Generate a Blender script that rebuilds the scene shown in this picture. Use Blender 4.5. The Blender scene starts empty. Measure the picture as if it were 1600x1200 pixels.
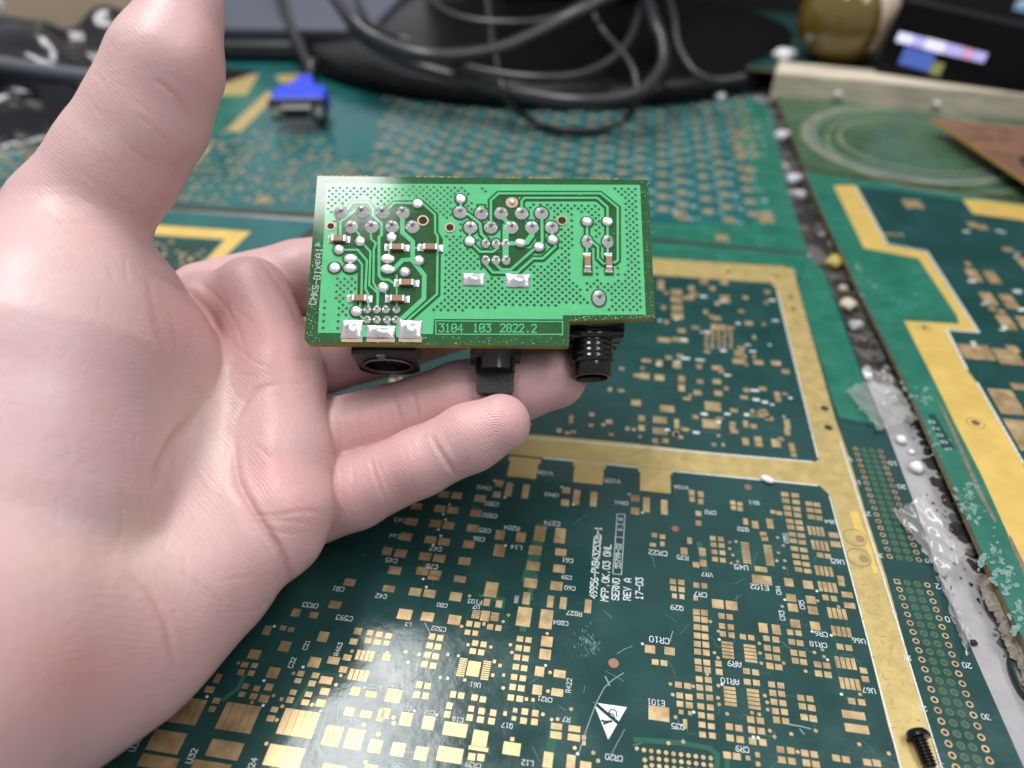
import bpy, bmesh, math, random
import numpy as np
from mathutils import Matrix, Vector

random.seed(7)
rng = np.random.default_rng(7)
SC = bpy.context.scene
COL = SC.collection
SC.unit_settings.scale_length = 0.01            # one unit is one centimetre

# ------------------------------------------------------------------ camera
F = 1130.0
CR = np.array([[0.9887260862648182, 0.14955311138459382, -0.007388722125031652],
               [0.08730605200514681, -0.6158817905271227, -0.7829861259181924],
               [-0.12164859071410675, 0.7735137277206469, -0.6219952840697264]])
CC = np.array([-6.50225, -10.39042, 12.74212])
cam_d = bpy.data.cameras.new('camera')
cam = bpy.data.objects.new('camera', cam_d)
COL.objects.link(cam)
cam_d.sensor_fit = 'HORIZONTAL'
cam_d.sensor_width = 36.0
cam_d.lens = 36.0 * F / 1600.0
cam_d.clip_start = 0.2
cam_d.clip_end = 2000.0
_m = Matrix.Identity(4)
for _i, _ax in enumerate((CR[0], -CR[1], -CR[2])):
    for _j in range(3):
        _m[_j][_i] = _ax[_j]
for _j in range(3):
    _m[_j][3] = CC[_j]
cam.matrix_world = _m
cam_d.dof.use_dof = True
cam_d.dof.focus_distance = 13.9
cam_d.dof.aperture_fstop = 0.096
SC.camera = cam

# ------------------------------------------------------------------ light
W = bpy.data.worlds.new('World')
SC.world = W
W.use_nodes = True
_bg = W.node_tree.nodes['Background']
_bg.inputs['Color'].default_value = (0.93, 0.96, 1.0, 1)
_bg.inputs['Strength'].default_value = 0.47


def ceiling_lamp(name, x0, y0, x1, y1, z, width, radiance, col=(1, 0.985, 0.96)):
    d = bpy.data.lights.new(name, 'AREA')
    d.shape = 'RECTANGLE'
    ln = math.hypot(x1 - x0, y1 - y0)
    d.size = ln
    d.size_y = width
    d.energy = radiance * math.pi * ln * width
    d.color = col
    o = bpy.data.objects.new(name, d)
    COL.objects.link(o)
    o.location = ((x0 + x1) / 2, (y0 + y1) / 2, z)
    o.rotation_euler = (0, 0, math.atan2(y1 - y0, x1 - x0))
    return o


ceiling_lamp('ceiling_light', -54, 84, -29, -20, 120, 25, 20, (1, 0.99, 0.985))
ceiling_lamp('ceiling_light', 58, 50, 58, -60, 125, 34, 6.5, (1, 0.99, 0.985))

SC.view_settings.view_transform = 'Standard'
SC.view_settings.look = 'None'
SC.view_settings.exposure = 0.0
SC.view_settings.gamma = 1.0
SC.cycles.use_denoising = True
SC.cycles.max_bounces = 8


# ------------------------------------------------------------------ helpers
def spot(px, py, z=0.0):
    """the point of the level z that the photograph shows at (px, py)"""
    d = np.array([(px - 800) / F, (py - 600) / F, 1.0]) @ CR
    return CC + d * ((z - CC[2]) / d[2])


def deep(px, py, depth):
    return CC + depth * (np.array([(px - 800) / F, (py - 600) / F, 1.0]) @ CR)


def project(P):
    q = (np.asarray(P) - CC) @ CR.T
    return 800 + F * q[:, 0] / q[:, 2], 600 + F * q[:, 1] / q[:, 2], q[:, 2]


def zm(x0, y0, k):
    return lambda x, y: (x0 + x / k, y0 + y / k)


def mesh(name, v, f, mats=(), smooth=False, midx=None):
    m = bpy.data.meshes.new(name)
    m.from_pydata([tuple(map(float, p)) for p in v], [], [tuple(int(i) for i in q) for q in f])
    for a in (mats if isinstance(mats, (list, tuple)) else [mats]):
        m.materials.append(a)
    if midx is not None:
        m.polygons.foreach_set('material_index', midx)
    if smooth:
        m.polygons.foreach_set('use_smooth', [True] * len(m.polygons))
    m.update()
    return m


def place(name, me, parent=None, M=None):
    o = bpy.data.objects.new(name, me)
    COL.objects.link(o)
    if parent is not None:
        o.parent = parent
        o.matrix_parent_inverse = ORIGIN[parent.name].inverted()
    if M is not None:
        o.matrix_basis = M
        ORIGIN[o.name] = M.copy()
    else:
        ORIGIN[o.name] = Matrix.Identity(4)
    return o


ORIGIN = {}


def thing(name, label, cat, loc, group=None):
    o = bpy.data.objects.new(name, None)
    COL.objects.link(o)
    o.empty_display_size = 0.5
    o.location = tuple(loc)
    ORIGIN[o.name] = Matrix.Translation(Vector(tuple(loc)))
    return tag(o, label, cat, group)


def tag(o, label, cat, group=None):
    o['label'] = label
    o['category'] = cat
    if group:
        o['group'] = group
    return o


class MB:
    """collects pieces of one mesh"""

    def __init__(self):
        self.v = []
        self.f = []
        self.mi = []

    def add(self, v, f, mi=0):
        n = len(self.v)
        self.v += [tuple(p) for p in v]
        self.f += [tuple(i + n for i in q) for q in f]
        self.mi += [mi] * len(f)

    def box(self, c, s, ax=None, mi=0, bottom=True):
        c = np.asarray(c, float)
        ax = np.eye(3) if ax is None else np.asarray(ax)
        v = [c + ax[0] * s[0] / 2 * i + ax[1] * s[1] / 2 * j + ax[2] * s[2] / 2 * k
             for k in (-1, 1) for j in (-1, 1) for i in (-1, 1)]
        f = [(4, 5, 7, 6), (0, 1, 5, 4), (1, 3, 7, 5), (3, 2, 6, 7), (2, 0, 4, 6)]
        if bottom:
            f.append((0, 2, 3, 1))
        self.add(v, f, mi)

    def tube(self, pts, r, n=10, mi=0, cap=True, ring_r=None):
        pts = [np.asarray(p, float) for p in pts]
        rs = ring_r if ring_r is not None else [r] * len(pts)
        v = []
        up = None
        for i, p in enumerate(pts):
            t = pts[min(i + 1, len(pts) - 1)] - pts[max(i - 1, 0)]
            t = t / (np.linalg.norm(t) + 1e-12)
            if up is None:
                up = np.array([0, 0, 1.0]) if abs(t[2]) < 0.9 else np.array([1.0, 0, 0])
            a = up - t * (up @ t)
            a /= np.linalg.norm(a) + 1e-12
            up = a
            b = np.cross(t, a)
            for k in range(n):
                w = 2 * math.pi * k / n
                v.append(p + (a * math.cos(w) + b * math.sin(w)) * rs[i])
        f = []
        for i in range(len(pts) - 1):
            for k in range(n):
                f.append((i * n + k, i * n + (k + 1) % n, (i + 1) * n + (k + 1) % n, (i + 1) * n + k))
        if cap:
            f.append(tuple(range(n))[::-1])
            f.append(tuple((len(pts) - 1) * n + k for k in range(n)))
        self.add(v, f, mi)

    def build(self, name, mats, parent=None, smooth=False, kind=None, auto=None):
        me = mesh(name, self.v, self.f, mats, smooth, self.mi)
        if auto is not None:
            bm = bmesh.new()
            bm.from_mesh(me)
            bmesh.ops.recalc_face_normals(bm, faces=bm.faces)
            for e in bm.edges:
                if len(e.link_faces) == 2 and e.calc_face_angle(0) > math.radians(auto):
                    e.smooth = False
            bm.to_mesh(me)
            bm.free()
            me.polygons.foreach_set('use_smooth', [True] * len(me.polygons))
        o = place(name, me, parent)
        if kind:
            o['kind'] = kind
        return o


def spline(pts, n=8):
    P = np.array([np.asarray(p, float) for p in pts])
    P = np.vstack([2 * P[0] - P[1], P, 2 * P[-1] - P[-2]])
    out = []
    for i in range(1, len(P) - 2):
        for k in range(n):
            t = k / n
            a, b, c, d = P[i - 1], P[i], P[i + 1], P[i + 2]
            out.append(0.5 * (2 * b + (c - a) * t + (2 * a - 5 * b + 4 * c - d) * t * t + (3 * b - a - 3 * c + d) * t ** 3))
    out.append(P[-2])
    return out


def ribbon2d(pts, w):
    """mitred flat ribbon along 2-D points: verts, faces"""
    P = [np.asarray(p, float) for p in pts]
    n = len(P)
    V, Fc = [], []
    for i in range(n):
        t0 = P[i] - P[i - 1] if i else P[1] - P[0]
        t1 = P[i + 1] - P[i] if i < n - 1 else P[-1] - P[-2]
        t0 = t0 / (np.linalg.norm(t0) + 1e-9)
        t1 = t1 / (np.linalg.norm(t1) + 1e-9)
        m = np.array([-t0[1] - t1[1], t0[0] + t1[0]])
        m = m / (np.linalg.norm(m) + 1e-9)
        c = max(0.45, m @ np.array([-t0[1], t0[0]]))
        e = np.zeros(2)
        if i == 0:
            e = -t1 * w / 2
        if i == n - 1:
            e = t0 * w / 2
        V += [P[i] + e + m * w / 2 / c, P[i] + e - m * w / 2 / c]
        if i:
            Fc.append((2 * i - 2, 2 * i - 1, 2 * i + 1, 2 * i))
    return V, Fc


FONT = {
    '0': '01 10 30 41 45 36 16 05 01', '1': '15 26 20|10 30', '2': '05 16 36 45 44 00 40', '3': '06 46 24 34 43 41 30 10 01',
    '4': '30 36 02 42', '5': '46 06 04 34 43 41 30 00', '6': '36 15 03 01 10 30 41 42 33 03', '7': '06 46 10',
    '8': '13 04 05 16 36 45 44 33 13 02 01 10 30 41 42 33', '9': '10 31 43 45 36 16 05 04 13 43', 'A': '00 04 26 44 40|02 42',
    'B': '00 06 36 45 44 33 03|33 42 41 30 00', 'C': '45 36 16 05 01 10 30 41', 'D': '00 06 26 44 42 20 00', 'E': '46 06 00 40|03 33',
    'F': '46 06 00|03 33', 'G': '45 36 16 05 01 10 30 41 43 23', 'H': '00 06|03 43|46 40', 'I': '16 36|26 20|10 30', 'K': '00 06|46 03 40',
    'L': '06 00 40', 'M': '00 06 23 46 40', 'N': '00 06 40 46', 'O': '01 10 30 41 45 36 16 05 01', 'P': '00 06 36 45 44 33 03',
    'Q': '01 10 30 41 45 36 16 05 01|22 40', 'R': '00 06 36 45 44 33 03|23 40', 'S': '45 36 16 05 04 13 33 42 41 30 10 01',
    'T': '06 46|26 20', 'U': '06 01 10 30 41 46', 'V': '06 20 46', 'W': '06 10 23 30 46', 'X': '00 46|06 40', 'Y': '06 23 46|23 20',
    'Z': '06 46 00 40', '-': '03 43', '.': '20 21', '/': '00 46', 'o': '00 40 44 04 00', 'b': '06 00 30 41 43 34 04', ' ': ''}


def lettering(text, org, ex, ey, h, wfac=0.62, stroke=0.13, slash0=False):
    """stroke letters in a plane: list of (verts3d, faces); h is the letter height"""
    s = h / 6.0
    out = []
    x = 0.0
    for ch in text:
        g = FONT.get(ch, '')
        if ch == '0' and slash0:
            g += '|02 44'
        for pl in g.split('|'):
            if not pl:
                continue
            P = [np.array([(x + int(c[0]) * wfac * 1.45) * s, int(c[1]) * s]) for c in pl.split()]
            V, Fc = ribbon2d(P, h * stroke)
            out.append(([org + ex * v[0] + ey * v[1] for v in V], Fc))
        x += 5.6 * wfac * 1.45
    return out, x * s


# ------------------------------------------------------------------ materials
def mat(name, base, rough=0.5, metal=0.0, coat=0.0, var=0.0, vscale=3.0, bump=0.0, bscale=20.0, base2=None, rvar=0.0,
        ior=1.5, spec=None, detail=4.0, stretch=None, coat_rough=0.05, trans=0.0, sheen=None):
    m = bpy.data.materials.new(name)
    m.use_nodes = True
    nt = m.node_tree
    b = nt.nodes['Principled BSDF']
    b.inputs['Base Color'].default_value = (*base, 1)
    b.inputs['Roughness'].default_value = rough
    b.inputs['Metallic'].default_value = metal
    b.inputs['Coat Weight'].default_value = coat
    b.inputs['Coat Roughness'].default_value = coat_rough
    b.inputs['IOR'].default_value = ior
    b.inputs['Transmission Weight'].default_value = trans
    if spec is not None:
        b.inputs['Specular IOR Level'].default_value = spec
    if var or bump or rvar:
        tc = nt.nodes.new('ShaderNodeNewGeometry')
        src = tc.outputs['Position']
        if stretch:
            mp = nt.nodes.new('ShaderNodeMapping')
            mp.inputs['Scale'].default_value = stretch
            nt.links.new(src, mp.inputs['Vector'])
            src = mp.outputs['Vector']
    if var or rvar:
        n = nt.nodes.new('ShaderNodeTexNoise')
        n.inputs['Scale'].default_value = vscale
        n.inputs['Detail'].default_value = detail
        n.inputs['Roughness'].default_value = 0.6
        nt.links.new(src, n.inputs['Vector'])
        if var:
            rp = nt.nodes.new('ShaderNodeValToRGB')
            rp.color_ramp.elements[0].position = 0.32
            rp.color_ramp.elements[1].position = 0.68
            c2 = base2 or tuple(c * (1 - var) for c in base)
            rp.color_ramp.elements[0].color = (*c2, 1)
            rp.color_ramp.elements[1].color = (*base, 1)
            nt.links.new(n.outputs['Fac'], rp.inputs['Fac'])
            nt.links.new(rp.outputs['Color'], b.inputs['Base Color'])
        if rvar:
            mr = nt.nodes.new('ShaderNodeMapRange')
            mr.inputs['From Min'].default_value = 0.3
            mr.inputs['From Max'].default_value = 0.7
            mr.inputs['To Min'].default_value = max(0.02, rough - rvar)
            mr.inputs['To Max'].default_value = rough + rvar
            nt.links.new(n.outputs['Fac'], mr.inputs['Value'])
            nt.links.new(mr.outputs['Result'], b.inputs['Roughness'])
    if bump:
        n2 = nt.nodes.new('ShaderNodeTexNoise')
        n2.inputs['Scale'].default_value = bscale
        n2.inputs['Detail'].default_value = 3
        nt.links.new(src, n2.inputs['Vector'])
        bp = nt.nodes.new('ShaderNodeBump')
        bp.inputs['Strength'].default_value = 1.0
        bp.inputs['Distance'].default_value = bump
        nt.links.new(n2.outputs['Fac'], bp.inputs['Height'])
        nt.links.new(bp.outputs['Normal'], b.inputs['Normal'])
        if coat:
            nt.links.new(bp.outputs['Normal'], b.inputs['Coat Normal'])
    return m


M = {}
M['mask'] = mat('teal_solder_mask', (0.015, 0.066, 0.062), 0.19, var=0.3, vscale=0.8, bump=0.006, bscale=3.4, rvar=0.08)
M['mask_light'] = mat('light_green_mask', (0.025, 0.17, 0.115), 0.25, var=0.3, vscale=1.2, bump=0.004, bscale=2.0, rvar=0.08)
M['mask_far'] = mat('far_teal_mask', (0.020, 0.135, 0.135), 0.2, var=0.3, vscale=0.5, bump=0.004, bscale=1.5, rvar=0.06)
M['mask_olive'] = mat('olive_mask', (0.055, 0.13, 0.07), 0.3, var=0.35, vscale=0.4, bump=0.004, bscale=1.5, rvar=0.1)
M['fr4'] = mat('board_edge', (0.24, 0.20, 0.10), 0.6, var=0.4, vscale=6)
M['gold'] = mat('gold_plating', (0.62, 0.47, 0.25), 0.40, metal=0.6, var=0.4, base2=(0.42, 0.28, 0.14), vscale=2.6, detail=7.0, rvar=0.12, bump=0.0015, bscale=14)
M['gold_dull'] = mat('worn_gold', (0.64, 0.49, 0.20), 0.40, metal=0.5, var=0.14, vscale=3, rvar=0.08, bump=0.0012, bscale=12)
M['gold_bright'] = mat('bright_gold', (0.88, 0.61, 0.17), 0.38, metal=0.45, var=0.08, vscale=1.5, rvar=0.06, bump=0.001, bscale=8)
M['ink'] = mat('white_silkscreen', (0.72, 0.78, 0.78), 0.5, var=0.25, vscale=14)
M['ink_soft'] = mat('thin_silkscreen', (0.42, 0.55, 0.58), 0.5, var=0.35, vscale=10)
M['trace'] = mat('covered_trace', (0.03, 0.13, 0.085), 0.16, var=0.2, vscale=2)
M['hole'] = mat('hole_shadow', (0.012, 0.012, 0.010), 0.6)
M['ghost'] = mat('inner_ring', (0.07, 0.13, 0.06), 0.2)
M['white_desk'] = mat('white_desktop', (0.40, 0.39, 0.40), 0.5, var=0.22, vscale=1.3, bump=0.003, bscale=9, rvar=0.1)


def noz(p, z):
    return (p[0], p[1], z)


# ------------------------------------------------------------------ the desk
o = MB()
o.box((0, 60, -2.2), (260, 220, 4.0))
o = o.build('desk', M['white_desk'])
o['kind'] = 'structure'
DESK = -0.2


def slab(name, outline_px, z, thick, mats, parent):
    """a board cut along an outline given on its top face"""
    P = [spot(x, y, z)[:2] for x, y in outline_px]
    n = len(P)
    v = [(p[0], p[1], z) for p in P] + [(p[0], p[1], z - thick) for p in P]
    a = sum(P[i][0] * P[(i + 1) % n][1] - P[(i + 1) % n][0] * P[i][1] for i in range(n))
    top = list(range(n)) if a > 0 else list(range(n))[::-1]
    f = [tuple(top), tuple(n + i for i in top[::-1])]
    mi = [0, 0]
    for i in range(n):
        j = (i + 1) % n
        q = (i, n + i, n + j, j) if a > 0 else (i, j, n + j, n + i)
        f.append(q)
        mi.append(1)
    return place(name, mesh(name, v, f, mats, False, mi), parent)


_PAD = None


def pad_mesh(m, key):
    k = 'pad_' + key
    if k not in MESHES:
        b = MB()
        b.box((0, 0, 0.5), (1, 1, 1), bottom=False)
        MESHES[k] = mesh('pad', b.v, b.f, m)
    return MESHES[k]


MESHES = {}


class Pads:
    """copper pads of one board, listed as centre and size, built biggest first"""

    def __init__(self, z):
        self.z = z
        self.L = []

    def px(self, x, y, w, h):
        a, b = spot(x - w / 2, y, self.z), spot(x + w / 2, y, self.z)
        c, d = spot(x, y + h / 2, self.z), spot(x, y - h / 2, self.z)
        p = spot(x, y, self.z)
        self.L.append((p[0], p[1], b[0] - a[0], d[1] - c[1]))

    def stripes(self, x, y, w, h, n, horiz=False, gap=0.28):
        a, b = spot(x - w / 2, y, self.z), spot(x + w / 2, y, self.z)
        c, d = spot(x, y + h / 2, self.z), spot(x, y - h / 2, self.z)
        p = spot(x, y, self.z)
        W_, H_ = b[0] - a[0], d[1] - c[1]
        for i in range(n):
            t = (i + 0.5) / n - 0.5
            if horiz:
                self.L.append((p[0], p[1] + t * H_, W_, H_ / n * (1 - gap)))
            else:
                self.L.append((p[0] + t * W_, p[1], W_ / n * (1 - gap), H_))

    def build(self, parent, key='gold', keep=300, t=0.004, small='small_pads'):
        def area(q):
            p = np.array([[q[0], q[1], self.z]])
            return q[2] * q[3] / project(p)[2][0] ** 2
        L = sorted(self.L, key=area, reverse=True)
        for q in L[:keep]:
            Mx = Matrix.Translation((q[0], q[1], self.z)) @ Matrix.Diagonal((q[2], q[3], t, 1))
            place('pad', pad_mesh(M[key], key), parent, Mx)
        if L[keep:]:
            b = MB()
            for q in L[keep:]:
                b.box((q[0], q[1], self.z + t / 2), (q[2], q[3], t), bottom=False)
            b.build(small, M[key], parent, kind='stuff')


def flat(name, polys, z, m, parent, t=None, kind=None):
    """flat coloured areas of a board: each a polygon in photograph points, laid on level z"""
    b = MB()
    for i, pl in enumerate(polys):
        P = [spot(x, y, z)[:2] for x, y in pl]
        n = len(P)
        a = sum(P[k][0] * P[(k + 1) % n][1] - P[(k + 1) % n][0] * P[k][1] for k in range(n))
        idx = tuple(range(n)) if a > 0 else tuple(range(n))[::-1]
        b.add([(p[0], p[1], z + 0.0004 * i) for p in P], [idx])
    return b.build(name, m, parent, kind=kind)


def ring(b, c, r0, r1, z, n=20, sx=1.0, mi=0):
    v, f = [], []
    for k in range(n):
        w = 2 * math.pi * k / n
        v += [(c[0] + r0 * math.cos(w), c[1] + r0 * math.sin(w), z), (c[0] + r1 * math.cos(w), c[1] + r1 * math.sin(w), z)]
    for k in range(n):
        j = (k + 1) % n
        f.append((2 * k, 2 * k + 1, 2 * j + 1, 2 * j))
    b.add(v, f, mi)


def disc(b, c, r, z, n=16, mi=0):
    v = [(c[0] + r * math.cos(2 * math.pi * k / n), c[1] + r * math.sin(2 * math.pi * k / n), z) for k in range(n)]
    b.add(v, [tuple(range(n))], mi)


Z3 = zm(200, 900, 4)
Z4 = zm(600, 900, 4)
Z5 = zm(1000, 900, 4)
Z1 = zm(600, 600, 4)
Z2 = zm(980, 600, 4)
Z8 = zm(1000, 380, 4)
Z6 = zm(1200, 600, 4)
Z7 = zm(1200, 900, 4)
Z6B = zm(1200, 280, 4)
Z8B = zm(900, 280, 4)

# ------------------------------------------------------------------ the big bare board under the hand
main = thing('circuit_board', 'large dark teal bare circuit board with gold border strips, lying nearest under the hand', 'circuit board', spot(900, 900))
slab('panel', [(-700, 1420), (1760, 1560), (1567, 1125), (1470, 905), (1430, 790), (1390, 684), (1352, 592), (1300, 450), (1262, 400), (1000, 374),
               (500, 338), (500, 352), (420, 420), (200, 640)], 0.0, 0.165, [M['mask'], M['fr4']], main)
# lighter green uncovered border beside the gold strip
flat('border', [[(1246, 445), (1262, 400), (1288, 425), (1348, 592), (1378, 668), (1372, 664), (1312, 652), (1300, 622)],
                [(1000, 376), (1262, 399), (1244, 441), (1230, 415), (1000, 401)]], 0.0012, M['mask_light'], main)
# gold strips, one piece each
strip_polys = [
    [(1000, 402), (1222, 416), (1240, 420), (1246, 447), (1305, 655), (1326, 712), (1352, 800), (1385, 902), (1412, 1000), (1440, 1100), (1474, 1222),
     (1415, 1222), (1388, 1135), (1331, 905), (1298, 775), (1280, 758), (1186, 749), (1080, 737), (850, 715), (640, 694), (640, 668), (835, 679), (980, 692), (1155, 712), (1272, 722),
     (1279, 718), (1270, 677), (1213, 452), (1205, 442), (1000, 428)]]
flat('gold_strip', strip_polys, 0.0024, M['gold_dull'], main)
# the fold of the strip's right margin where the film has lifted: a brighter sliver
flat('bare_gold_edge', [[Z6(510, 800), Z6(560, 800), Z6(640, 1020), Z6(690, 1180), Z6(660, 1180), Z6(600, 960), Z6(540, 900)]],
     0.0045, M['gold_bright'], main)
# the gold tabs hanging from the horizontal strip
for cx, cy, w, h in ((815, 730, 46, 28), (918.5, 738.5, 47, 29), (1024, 750, 48, 33)):
    b = MB()
    p0, p1 = spot(cx - w / 2, cy + h / 2), spot(cx + w / 2, cy + h / 2)
    q0 = spot(cx, cy - h / 2)
    b.box(((p0[0] + p1[0]) / 2, (p0[1] + q0[1]) / 2, 0.0035), (p1[0] - p0[0], q0[1] - p0[1], 0.003), bottom=False)
    b.box(((p0[0] + p1[0]) / 2, q0[1] - 0.05, 0.0045), ((p1[0] - p0[0]) * 1.14, 0.16, 0.003), bottom=False)
    b.build('gold_tab', M['gold_dull'], main)

PD = Pads(0.0)
T3 = '''790 490 75 60;730 555 45 35;790 560 40 32;706 602 42 35;770 608 42 35;735 688 40 35;805 703 40 35;712 740 42 35;785 752 45 38;850 768 60 48;880 695 50 45
908 605 75 70;980 440 70 65;510 710 60 42;552 780 48 38;527 832 42 38;1220 380 65 65;1165 540 75 65;1285 528 75 48;1295 180 75 48;1050 230 55 50;1160 245 55 40
1385 40 70 45;1437 345 50 42;1512 355 40 35;1570 365 40 35;1500 405 38 35;1558 415 45 35;1410 410 48 38;1370 510 52 38;1345 585 50 40;1080 610 42 35;1062 655 42 32
1172 622 45 35;1150 672 45 38;1238 652 80 48;1032 727 42 35;1012 775 45 38;1128 740 45 35;1230 722 58 45;1108 790 50 38;1205 795 60 48;915 835 45 35;892 890 48 40;960 770 22 22
1420 722 60 55;1520 740 70 38;1383 848 62 55;1488 865 72 45;1580 870 40 80;240 1035 215 140;190 1165 250 85;605 1085 215 115;520 1190 250 60;975 1130 235 140;1545 1065 80 85;1565 990 25 25
1290 1200 150 40;1520 1200 80 40;970 325 40 30;1020 335 40 30;560 640 40 60;870 340 50 60'''
T4 = '''670 85 80 95;642 165 40 45;718 175 40 45;130 240 90 65;272 255 80 55;440 275 80 60;195 100 75 50;285 110 75 50;448 130 75 55;475 20 75 40;30 80 75 40;310 10 75 30
632 250 55 65;533 298 38 35;583 305 38 35;663 318 38 35;715 325 38 35;522 352 35 32;570 358 35 32;625 300 18 22;300 378 40 38;350 388 40 38;285 435 40 38;337 443 40 38;272 493 42 38
322 503 42 38;252 552 40 38;306 562 40 38;28 375 40 35;15 420 35 30;15 510 50 45;570 420 38 35;622 428 38 35;555 470 40 36;607 478 40 36;525 430 18 18;668 445 18 18;560 580 80 95
850 393 40 34;903 400 40 34;842 450 40 36;893 457 40 36;832 508 40 36;884 515 40 36;824 568 40 36;876 577 40 36;813 632 40 36;868 640 40 36;804 694 40 38;858 702 42 38;792 760 40 38;848 768 42 38
1018 410 72 65;1007 490 72 65;1014 270 80 120;1040 160 40 75;1120 170 42 75;1275 190 42 85;1078 62 75 55;915 45 85 60;890 140 45 75;875 255 90 120;972 597 58 62;1098 612 75 48;958 712 60 62;1083 728 75 48
220 680 38 42;272 688 40 40;204 742 40 42;260 750 40 40;60 750 95 85;432 740 36 42;482 748 38 38;566 760 40 38;618 772 40 38;408 812 38 42;395 865 40 42;545 830 36 36;610 845 40 40;535 885 40 40
603 898 42 40;682 855 40 40;672 908 42 40;757 860 22 28;820 840 28 28;812 890 28 28;880 848 42 40;945 858 40 40;872 905 42 40;940 912 42 40;138 895 75 85;278 918 75 85;10 860 50 65;445 960 150 85
600 1015 95 100;590 1080 125 25;88 1085 85 85;232 1110 80 85;412 1118 160 95;548 1130 45 45;605 1135 45 45;798 1080 110 80;802 1020 25 25;1078 940 70 40;1075 995 72 45;1190 955 75 38;1187 1010 78 42
1025 1150 60 100;1168 1160 55 85;1260 1185 70 50;725 560 20 22;690 535 20 22;680 620 20 22;400 490 16 20;352 635 16 20;398 640 16 20;505 650 18 18;748 620 18 20;890 770 20 22;932 775 20 22;1250 1010 25 28;1248 1045 25 28'''
T5 = '''62 458 65 50;185 470 65 48;95 538 42 35;150 545 42 35;118 860 130 90;486 175 72 55;572 185 72 55;510 250 38 34;560 256 38 34;513 313 38 34;567 320 38 34;518 362 38 34;572 370 38 34;490 548 40 36;495 600 42 38
643 380 38 32;695 386 38 32;770 325 55 60;852 335 52 60;790 390 40 34;848 398 42 36;797 450 42 36;852 460 42 36;804 505 42 36;855 512 42 36;812 562 44 38;867 570 44 36;665 595 42 36;722 603 42 36;670 662 42 36;728 668 42 36
822 678 42 36;880 685 42 36;830 732 42 38;885 737 42 36;838 787 42 38;893 795 42 36;846 845 42 38;903 850 42 38;853 900 42 40;910 908 42 38;240 680 42 36;297 688 42 36;248 747 42 36;306 757 44 36;250 800 42 36;308 808 44 38
257 850 28 28;312 858 24 26;692 897 44 40;752 905 44 40;698 962 44 40;758 970 44 40;558 942 44 40;618 952 44 40;563 1012 46 42;626 1022 46 42;704 1033 46 42;768 1040 46 42;545 1120 48 42;605 1128 48 42;675 1138 28 28;735 1118 28 32;738 1175 28 28
878 1085 46 40;942 1092 46 40;1030 1108 44 40;1088 1115 44 40;887 1150 46 40;950 1158 46 40;1040 1168 46 42;1100 1178 46 40;1005 762 42 36;1062 768 42 36;1015 815 44 38;1073 825 46 38;1026 883 44 38;1082 892 46 40;1226 1138 46 40;1288 1148 46 40
1420 1165 48 40;1480 1170 48 42;970 298 60 50;1095 312 60 50;938 352 38 34;990 357 38 34;948 412 40 34;1000 420 42 36;962 480 42 36;1015 487 42 36;970 530 42 36;1022 538 42 36;1110 553 44 36;1167 560 44 36;1116 610 44 38;1175 618 44 38
945 137 60 45;955 198 60 50;1068 150 58 48;1080 215 60 50;930 40 55 50;1050 55 62 50;762 25 120 55;1160 135 38 34;1212 142 38 34;1255 15 40 30;1260 48 38 30;1295 118 68 35;1310 185 68 35;1250 442 42 36;1305 450 42 36
1397 592 44 36;1408 645 44 36;1323 782 44 38;1386 790 44 38;1335 870 140 48;1355 955 145 52;205 35 38 32;258 40 38 32;208 78 38 32;260 85 38 32;352 58 36 32;402 62 36 32;282 925 26 60;215 125 30 30;262 130 30 30;348 140 28 28'''
P5 = '''352 225 402 230;354 268 403 275;356 320 405 328;357 373 407 380;358 425 411 430;360 473 414 480;362 535 417 542;366 580 421 588;370 645 427 650;373 697 430 703;376 752 435 760
380 815 440 822;384 870 441 880;388 930 446 940;391 992 452 998'''
T1 = '''375 690 65 40;455 697 65 40;600 715 70 42;720 622 50 38;705 692 50 38;780 660 42 85;885 672 42 88;1140 665 50 40;1132 742 50 42;1203 708 42 92;1310 720 42 92;1570 715 50 38;1568 795 50 42;350 780 70 42;430 790 70 42
575 808 70 45;322 873 70 45;403 885 72 45;555 902 72 45;290 975 72 45;375 987 72 48;530 1002 70 48;175 860 72 45;137 955 75 48;105 1058 75 50;257 1078 75 48;345 1090 75 48;503 1108 75 48;20 1045 60 48;68 1165 80 50
725 945 58 60;855 958 60 62;722 1040 70 75;975 935 70 95;945 1040 80 55;933 1138 82 55;1100 948 68 95;1105 1052 70 45;1095 1155 75 50;205 765 70 40;240 1170 76 50;320 1185 76 40'''
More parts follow.
